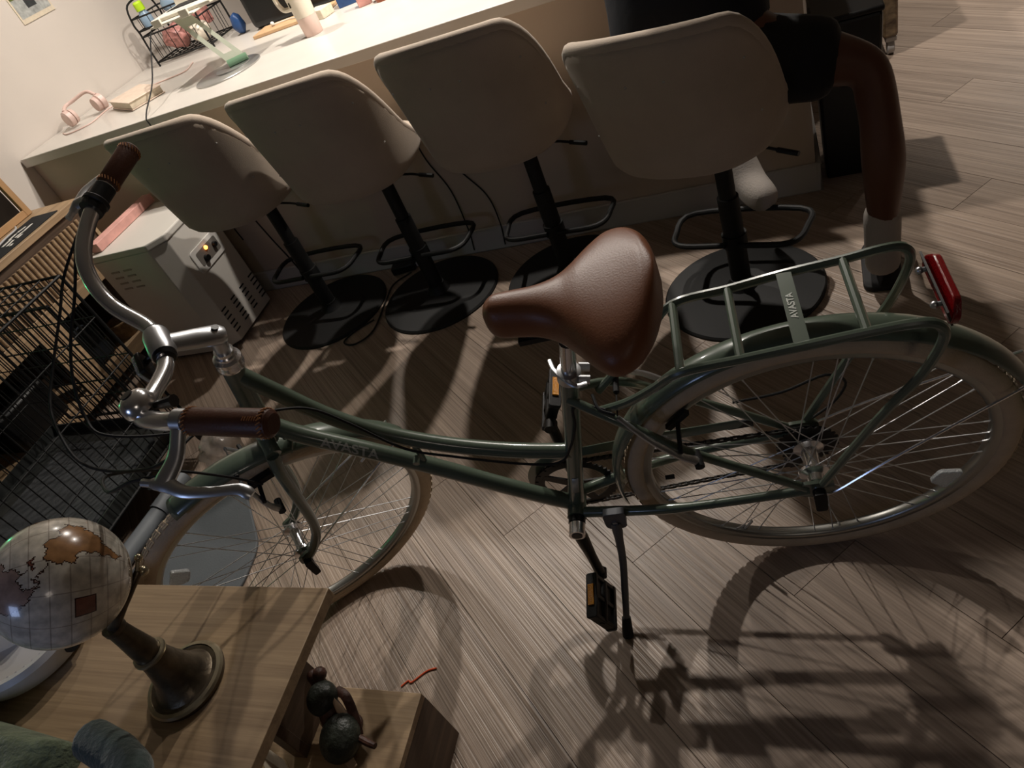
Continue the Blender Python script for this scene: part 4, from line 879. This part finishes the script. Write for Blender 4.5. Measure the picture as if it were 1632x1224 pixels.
polys = [('a0764f', [(12, -72), (10, -62), (5, -52), (0, -50), (-5, -35), (-13, -39), (-23, -42), (-34, -54), (-40, -62), (-52, -69), (-55, -68), (-50, -75), (-37, -73), (-18, -70), (-14, -76), (-5, -81), (2, -79), (8, -77)]),
         ('a48b7f', [(8, -78), (15, -84), (16, -94), (20, -105), (31, -113), (23, -110), (34, -120), (48, -125), (58, -138), (60, -150), (58, -158), (66, -165), (71, -156), (70, -128), (68, -110), (69, -88), (60, -95), (55, -82), (52, -79), (60, -78), (62, -70), (55, -60), (47, -60), (45, -66), (40, -74), (35, -76), (30, -81), (25, -80), (30, -85), (29, -95), (22, -98), (18, -94), (21, -88), (16, -88), (10, -83)]),
         ('9a6a48', [(35, -5), (37, 10), (31, 32), (12, 43), (11, 51), (-5, 40), (-25, 34), (-34, 20), (-20, 13), (4, 8), (5, -5), (15, -17), (28, -12)]),
         ('b8a58c', [(60, -45), (70, -22), (82, -30), (78, -70), (70, -54)]),
         ('a08058', [(-12, 132), (-12, 142), (-28, 153), (-38, 146), (-32, 134), (-34, 116), (-22, 114)]),
         ('9c7a5c', [(40, 28), (45, 38), (30, 48), (15, 45), (22, 60), (8, 77), (22, 90), (5, 103), (22, 115), (40, 122), (60, 165), (68, 178), (72, 110), (68, 45), (71, 26), (58, 8), (48, -4), (37, -8), (44, 8), (38, 22)]),
         ('7d4a3e', [(22, -85), (22, -76), (18, -68), (18, -76)]),
         ('7c4f42', [(-10, -128), (-10, -110), (-27, -110), (-27, -128)]),
         ('b7a892', [(-68, -180), (-70, -60), (-66, 40), (-68, 180), (-90, 180), (-90, -180)])]
def inside(la, lo, P):
    c = False; n = len(P)
    for i in range(n):
        (y1, x1), (y2, x2) = P[i], P[i - 1]
        if (y1 > la) != (y2 > la) and lo < (x2 - x1) * (la - y1) / (y2 - y1) + x1: c = not c
    return c
def land(la, lo):
    if -27 < la < -10 and -128 < lo < -110: return 7
    la += 1.6 * math.sin(lo * .45) + 1.0 * math.sin(lo * 1.3 + la); lo += 1.6 * math.sin(la * .5) + .8 * math.sin(la * 1.7)
    for i, (c, P) in enumerate(polys):
        if i != 7 and inside(la, lo, P): return i
    return -1
NU, NV = 360, 180
grid_ = [[land(-90 + 180 * (j + .5) / NV, -180 + 360 * (i + .5) / NU) for j in range(NV)] for i in range(NU)]
def gpos(u, v):
    lo = math.radians(-180 + 360 * u + 95); la = math.radians(-90 + 180 * v)
    return GC - gb + (NA_ * math.sin(la) + (f * math.cos(lo) + E_ * math.sin(lo)) * math.cos(la)) * GR
gm = bpy.data.meshes.new('globe_ball'); G_ = MB().grid(gpos, NU, NV, cu=True); gm.from_pydata(G_.v, [], G_.f)
ca = gm.color_attributes.new('map', 'FLOAT_COLOR', 'CORNER'); li = 0
for i in range(NU):
    for j in range(NV):
        k = grid_[i][j]; nb = {grid_[(i + 1) % NU][j], grid_[i - 1][j], grid_[i][min(NV - 1, j + 1)], grid_[i][max(0, j - 1)]}
        if k >= 0 and nb != {k}: c = S('3a2119')
        elif k >= 0: c = S(polys[k][0])
        elif (i % 30 == 15) or (j % 15 == 7): c = S('a69d92')
        else: c = S('cdc6ba')
        for q in range(4): ca.data[li].color = c; li += 1
gmat = bpy.data.materials.new('antique_map'); gmat.use_nodes = True; nt = gmat.node_tree; pb_ = nt.nodes['Principled BSDF']
at = nt.nodes.new('ShaderNodeAttribute'); at.attribute_name = 'map'
tcn = nt.nodes.new('ShaderNodeTexCoord'); no_ = nt.nodes.new('ShaderNodeTexNoise'); no_.inputs['Scale'].default_value = 70; no_.inputs['Detail'].default_value = 6; nt.links.new(tcn.outputs['Object'], no_.inputs['Vector'])
rr_ = nt.nodes.new('ShaderNodeMapRange'); rr_.inputs[1].default_value = .3; rr_.inputs[2].default_value = .7; rr_.inputs[3].default_value = .7; rr_.inputs[4].default_value = 1.25; nt.links.new(no_.outputs['Fac'], rr_.inputs[0])
mm_ = nt.nodes.new('ShaderNodeMix'); mm_.data_type = 'RGBA'; mm_.blend_type = 'MULTIPLY'; mm_.inputs[0].default_value = 1
nt.links.new(at.outputs['Color'], mm_.inputs[6]); nt.links.new(rr_.outputs[0], mm_.inputs[7]); nt.links.new(mm_.outputs[2], pb_.inputs['Base Color'])
pb_.inputs['Roughness'].default_value = .22; pb_.inputs['Coat Weight'].default_value = .5
gm.materials.append(gmat); gm.shade_smooth(); link('globe_ball', gm, t)

# ------------------------------------------------------------------ oval dish, towel
t = thing('oval_dish', 'pale grey oval plastic dish with a ribbed inner wall behind the globe', 'dish', (-1.395, .388, .6002))
ell = Matrix.Diagonal((1, .86, 1, 1))
MB().lathe([(0, .0), (.118, 0), (.135, .008), (.147, .03), (.148, .045), (.140, .054), (.128, .052), (.108, .02), (.0, .014)], 64, ell).build('dish_body', M['greypl'], t)
rb_ = MB().box((0, 0, 0), (.030, .0035, .006), RY(-1.0)).mesh('rib', M['greypl'], 0)
for i in range(48):
    a = 2 * PI * i / 48; o = link('rib', rb_, t); o.location = (.1175 * math.cos(a), .1175 * .86 * math.sin(a), .0365); o.rotation_euler = (0, 0, a)
for a in (-1.45, -.1): MB().tube([V((.1365 * math.cos(a), .118 * math.sin(a), .025)), V((.149 * math.cos(a), .1285 * math.sin(a), .029))], .012, 16).build('side_port', M['hole'], t)
MB().box((-.05, .02, .03), (.06, .09, .05), RZ(.6)).build('filter_block', M['white'], t, bevel=.008)
t = thing('plush_towel', 'folded green plush towel with a teal rolled corner on the side table', 'towel', (-1.3, .122, .6002))
random.seed(11)
def bumpy(p, k=1): return .006 * k * (math.sin(31 * p.x + 17 * p.y) * math.cos(23 * p.y - 11 * p.x) + .6 * math.sin(67 * p.x - 41 * p.y + 30 * p.z))
def tow(u, v):
    x = -.48 + .68 * u; y = -.17 + .335 * v - .06 * u * v; e = min(1, 9 * min(u, 1 - u, v, 1 - v) + .0); z = .052 * math.sqrt(max(0, 1 - (1 - e) ** 2)) + .02 * math.sin(5 * x + 2) * e
    p = V((x, y, z)); return p + V((0, 0, abs(bumpy(p)) * e))
MB().grid(tow, 70, 40).grid(lambda u, v: V((-.48 + .68 * u, -.17 + .335 * v - .06 * u * v, 0)), 1, 1).build('towel_fold', M['towel'], t, 180)
rl = spl([(.225, .110, .036), (.27, .10, .038), (.325, .085, .038), (.37, .05, .04), (.385, -.08, .04)], 8)
MB().tube(rl, [.004, .02, .027] + [.030] * (len(rl) - 3), 16, flat=.95).build('towel_roll', M['towel2'], t, 180)

# ------------------------------------------------------------------ turtle figurine on the plinth
t = thing('turtle_figurine', 'dark carved figurine of two turtles standing on the plinth', 'figurine', (-.925, .425, .2005))
L1 = lambda x, y, z: V((x + .925, y - .425, z - .2005))
def shell(c, r, nm):
    o = MB().sphere(c, r, 24, 14, RX(.35)).build(nm, M['shell'], t, 180); return o
shell(L1(-.90, .392, .252), (.042, .046, .034), 'turtle_shell'); shell(L1(-.953, .452, .282), (.033, .034, .026), 'turtle_shell')
MB().prism(rrect(-.005, -.01, .075, .085, .03), 0, .012, lambda u, v, w_: L1(-.925 + u, .425 + v, .2005 + w_)).build('figurine_base', M['turtle'], t, bevel=.003)
MB().tube([L1(-.925, .42, .21), L1(-.93, .425, .245), L1(-.945, .445, .27)], [.03, .027, .022], 14).build('turtle_body', M['turtle'], t)
for a, b, m in (((-.975, .475, .285), (-.985, .49, .293), 'turtle'), ((-.965, .478, .292), (-.966, .492, .302), 'turtle')): MB().tube([L1(*a), L1(*b)], [.010, .013], 12).sphere(L1(*b), .0145, 12, 8).build('turtle_head', M[m], t)
MB().tube(spl([L1(-.935, .475, .27), L1(-.905, .462, .275), L1(-.88, .432, .262), L1(-.87, .405, .24)], 5), .010, 10, flat=.5).build('shell_rim', M['turtle'], t)
for a, b in (((-.925, .452, .288), (-.887, .418, .262)), ((-.955, .425, .262), (-.945, .408, .245)), ((-.94, .42, .262), (-.925, .405, .248))):
    MB().tube([L1(*a), (L1(*a) + L1(*b)) / 2, L1(*b)], [.003, .008, .004], 8, flat=.5).build('ivory_flipper', M['ivory'], t)
MB().tube([L1(-.868, .40, .246), L1(-.842, .392, .246), L1(-.822, .387, .246)], [.007, .0075, .006], 10).build('hind_flipper', M['turtle'], t)
MB().tube([L1(-.89, .37, .232), L1(-.868, .352, .222)], [.011, .008], 10, flat=.5).build('front_flipper', M['ivory'], t)
tag(MB().tube(spl([(-.965, .60, .0025), (-.95, .615, .0025), (-.94, .612, .0025), (-.91, .64, .0025), (-.885, .65, .0025)], 5), .0018, 6).build('orange_thread', M['wirered']), 'short orange thread lying on the floor beside the plinth', 'thread')

# ------------------------------------------------------------------ person on the stool
def skinned(name, joints, edges, m, root=0, sub=2):
    me = bpy.data.meshes.new(name); me.from_pydata([j[0] for j in joints], edges, []); o = bpy.data.objects.new(name, me); COL.objects.link(o)
    o.modifiers.new('skin', 'SKIN').use_smooth_shade = True
    if not me.skin_vertices: me.attributes.new('skin', 'FLOAT', 'POINT')
    for i, j in enumerate(joints):
        r = j[1]; me.skin_vertices[0].data[i].radius = r if isinstance(r, tuple) else (r, r); me.skin_vertices[0].data[i].use_root = (i == root)
    s = o.modifiers.new('sub', 'SUBSURF'); s.levels = sub; s.render_levels = sub
    bpy.context.view_layer.update()
    nm = bpy.data.meshes.new_from_object(o.evaluated_get(bpy.context.evaluated_depsgraph_get()))
    bpy.data.objects.remove(o); nm.name = name; nm.materials.clear(); nm.materials.append(m); nm.shade_smooth()
    return nm
def skin_obj(name, joints, edges, m, root=0, sub=2): return bpy.data.objects.new(name, None)
J = [((-.20, 1.95, .745), (.15, .12)), ((-.205, 1.98, .86), (.165, .12)), ((-.205, 2.04, 1.05), (.165, .115)), ((-.205, 2.11, 1.22), (.15, .095)), ((-.205, 2.15, 1.34), .055), ((-.205, 2.18, 1.43), .085), ((-.205, 2.20, 1.51), .085),
     ((-.07, 1.95, .72), .092), ((.07, 1.945, .70), .08), ((.205, 1.925, .645), .055), ((.218, 1.878, .54), .05), ((.224, 1.85, .42), .058), ((.22, 1.852, .25), .04), ((.218, 1.862, .12), .038), ((.227, 1.93, .075), .034), ((.235, 2.03, .06), .022),
     ((-.31, 2.0, .725), .088), ((-.30, 2.17, .70), .078), ((-.26, 2.33, .655), .06), ((-.22, 2.31, .52), .058), ((-.16, 2.25, .37), .045), ((-.135, 2.205, .275), .038), ((-.11, 2.15, .245), .034), ((-.07, 2.085, .24), .026),
     ((-.01, 2.12, 1.26), .07), ((.07, 2.24, 1.10), .048), ((.08, 2.36, .985), .042), ((.03, 2.53, .955), .032), ((-.40, 2.12, 1.26), .07), ((-.48, 2.24, 1.10), .048), ((-.48, 2.36, .985), .042), ((-.42, 2.53, .955), .032)]
EJ = [(0, 1), (1, 2), (2, 3), (3, 4), (4, 5), (5, 6), (0, 7), (7, 8), (8, 9), (9, 10), (10, 11), (11, 12), (12, 13), (13, 14), (14, 15), (0, 16), (16, 17), (17, 18), (18, 19), (19, 20), (20, 21), (21, 22), (22, 23), (3, 24), (24, 25), (25, 26), (26, 27), (3, 28), (28, 29), (29, 30), (30, 31)]
for wi, sg in ((27, 1), (31, -1)):
    w0 = V(J[wi][0]); pn = len(J); J.append((tuple(w0 + V((-.01 * sg, .06, -.008))), (.030, .016))); EJ.append((wi, pn)); p0 = V(J[pn][0])
    for k, (dx_, L_) in enumerate(((-.028, .060), (-.010, .072), (.010, .068), (.028, .055))):
        a = p0 + V((dx_, .035, 0)); b = a + V((dx_ * .2, L_ * .55, .006)); c = b + V((0, L_ * .45, -.014)); n = len(J)
        J += [(tuple(a), .010), (tuple(b), .009), (tuple(c), .008)]; EJ += [(pn, n), (n, n + 1), (n + 1, n + 2)]
    a = p0 + V((.036 * -sg, -.01, -.002)); b = a + V((.018 * -sg, .035, -.004)); n = len(J); J += [(tuple(a), .011), (tuple(b), .009)]; EJ += [(pn, n), (n, n + 1)]
person = link('person', skinned('person', J, EJ, M['skin']))
tag(person, 'person in dark shirt, black shorts and pale socks seated facing the worktop', 'person')
def wear(name, joints, edges, m): return link(name, skinned(name, joints, edges, m), person)
wear('shirt', [((-.19, 1.945, .74), (.235, .185)), ((-.205, 1.975, .88), (.215, .16)), ((-.205, 2.04, 1.05), (.20, .145)), ((-.205, 2.11, 1.22), (.18, .12)), ((-.205, 2.14, 1.30), .07), ((-.01, 2.12, 1.26), .09), ((.06, 2.22, 1.13), .075), ((-.40, 2.12, 1.26), .09), ((-.47, 2.22, 1.13), .075)], [(0, 1), (1, 2), (2, 3), (3, 4), (3, 5), (5, 6), (3, 7), (7, 8)], M['shirt'])
wear('shorts', [((-.20, 1.95, .735), (.19, .14)), ((-.20, 1.96, .83), (.22, .17)), ((-.06, 1.955, .71), .115), ((.07, 1.95, .69), .108), ((.15, 1.94, .675), .105), ((-.31, 2.02, .72), .11), ((-.30, 2.16, .70), .10)], [(0, 1), (0, 2), (2, 3), (3, 4), (0, 5), (5, 6)], M['shorts'])
wear('sock', [((.2185, 1.855, .31), .052), ((.218, 1.860, .14), .050), ((.2185, 1.862, .085), .05), ((.227, 1.94, .075), .05), ((.238, 2.06, .06), .042)], [(0, 1), (1, 2), (2, 3), (3, 4)], M['sock'])
wear('sock', [((-.157, 2.235, .36), .052), ((-.135, 2.205, .27), .058), ((-.11, 2.15, .235), .057), ((-.06, 2.07, .22), .05)], [(0, 1), (1, 2), (2, 3)], M['sock'])
wear('hair', [((-.205, 2.15, 1.50), .092), ((-.205, 2.18, 1.57), .085), ((-.205, 2.22, 1.60), .06)], [(0, 1), (1, 2)], M['hair'])
MB().sphere((-.12, 2.2, 1.46), (.012, .02, .03), 12, 8).sphere((-.29, 2.2, 1.46), (.012, .02, .03), 12, 8).tube([(-.205, 2.275, 1.48), (-.205, 2.30, 1.45)], [.01, .014], 10).build('face_features', M['skin'], person)
tag(MB().prism(rpoly([(-.05, -.10), (.05, -.10), (.055, .1), (.02, .15), (-.03, .15), (-.055, .1)], .03), 0, .018, lambda u, v, w_: tuple(V((.225, 1.95, .0005)) + RZ(-.08) @ V((u, v, w_)))).build('slipper', M['sandal'], bevel=.004), 'dark flat slipper under the planted foot', 'slipper')

# ------------------------------------------------------------------ right end of the island
t = thing('waste_bin', 'black waste bin standing against the end of the island', 'bin', (.207, 2.63, 0))
MB().grid(lambda u, v: V(((.085 + .02 * v) * (1 if u in (.25, .5) else -1) if False else 0, 0, 0)), 1, 1) if False else None
MB().add([(-.085, -.1, 0), (.085, -.1, 0), (.085, .1, 0), (-.085, .1, 0), (-.1, -.12, .55), (.1, -.12, .55), (.1, .12, .55), (-.1, .12, .55)], [(3, 2, 1, 0), (4, 5, 6, 7), (0, 1, 5, 4), (1, 2, 6, 5), (2, 3, 7, 6), (3, 0, 4, 7)]).build('bin_body', M['blackpl'], t, 0, bevel=.01)
MB().box((0, 0, .56), (.208, .25, .018)).build('bin_lid', M['blackpl'], t, bevel=.006)
t = thing('utility_cart', 'black utility cart with a figured wood side and grey caster', 'cart', (.3, 3.75, 0))
MB().span((-.165, -.3, .1), (.115, .3, .13)).build('lower_tray', M['blackpl'], t, bevel=.004)
MB().span((-.165, -.3, .40), (.115, .3, .43)).build('middle_tray', M['blackpl'], t, bevel=.004)
MB().span((-.165, -.3, .58), (.115, .3, .61)).build('top_tray', M['blackpl'], t, bevel=.004)
MB().span((-.17, -.31, .08), (-.1655, .31, .64)).build('side_panel', M['blackpl'], t)
MB().span((.116, -.31, .08), (.175, .31, .64)).build('wood_side_panel', M['swirl'], t, bevel=.012)
for x, y in ((-.14, -.27), (.15, -.27), (-.14, .27), (.15, .27)): MB().tube([(x - .014, y, .032), (x + .014, y, .032)], .031, 20).box((x, y, .068), (.045, .05, .022)).build('caster', M['greypl'], t, bevel=.004)
for i, (x, y, z, d, m) in enumerate(((.22, 3.6, .4305, (.15, .2, .14), 'darkmetal'), (.345, 3.62, .4305, (.05, .18, .14), 'darkmetal'), (.215, 3.62, .6105, (.14, .2, .12), 'blackpl'))):
    tag(MB().box((x, y, z + d[2] / 2), d).build('tool_case', M[m], bevel=.01), ('dark metal case', 'slim upright case', 'black case')[i] + (' on the middle tray of the cart', ' beside the dark case on the cart', ' on the top tray of the cart')[i], 'case')
tag(MB().tube(spl([(.15, 3.50, .615), (.22, 3.47, .63), (.33, 3.48, .625), (.39, 3.50, .615)], 6), .005, 8).build('white_cable', M['white']), 'white cable draped along the cart front edge', 'cable')

# ------------------------------------------------------------------ cables around the stools
tag(MB().tube(spl([(-1.28, 2.478, .62), (-1.24, 2.479, .5), (-1.20, 2.479, .38), (-1.13, 2.479, .25), (-1.115, 2.465, .13), (-1.13, 2.464, .02)], 6), .003, 8).build('hanging_cable', M['rubber']), 'thin black cable hanging down the island panel, farther from the heater', 'cable')
tag(MB().tube(spl([(-1.33, 2.478, .6), (-1.315, 2.479, .45), (-1.27, 2.479, .3), (-1.262, 2.465, .12), (-1.275, 2.464, .02)], 6), .003, 8).build('hanging_cable', M['rubber']), 'thin black cable hanging straight down the island panel behind the second stool', 'cable')
t = thing('power_adapter', 'black power adapter with a pale plug on the floor between stool bases', 'adapter', (-1.615, 2.44, 0), .2)
MB().box((0, -.01, .0205), (.11, .05, .036)).build('adapter_body', M['blackpl'], t, bevel=.006); MB().box((.075, -.005, .016), (.035, .022, .018)).build('plug', M['greypl'], t, bevel=.003)
tag(MB().tube(spl([(-1.57, 2.40, .006), (-1.635, 2.33, .005), (-1.632, 2.22, .005), (-1.615, 2.02, .005), (-1.67, 1.945, .005), (-1.735, 1.965, .005), (-1.71, 2.03, .005), (-1.64, 2.09, .005)], 6), .0035, 8).build('power_cable', M['rubber']), 'black cord curling on the floor beside the stool base discs', 'cord')
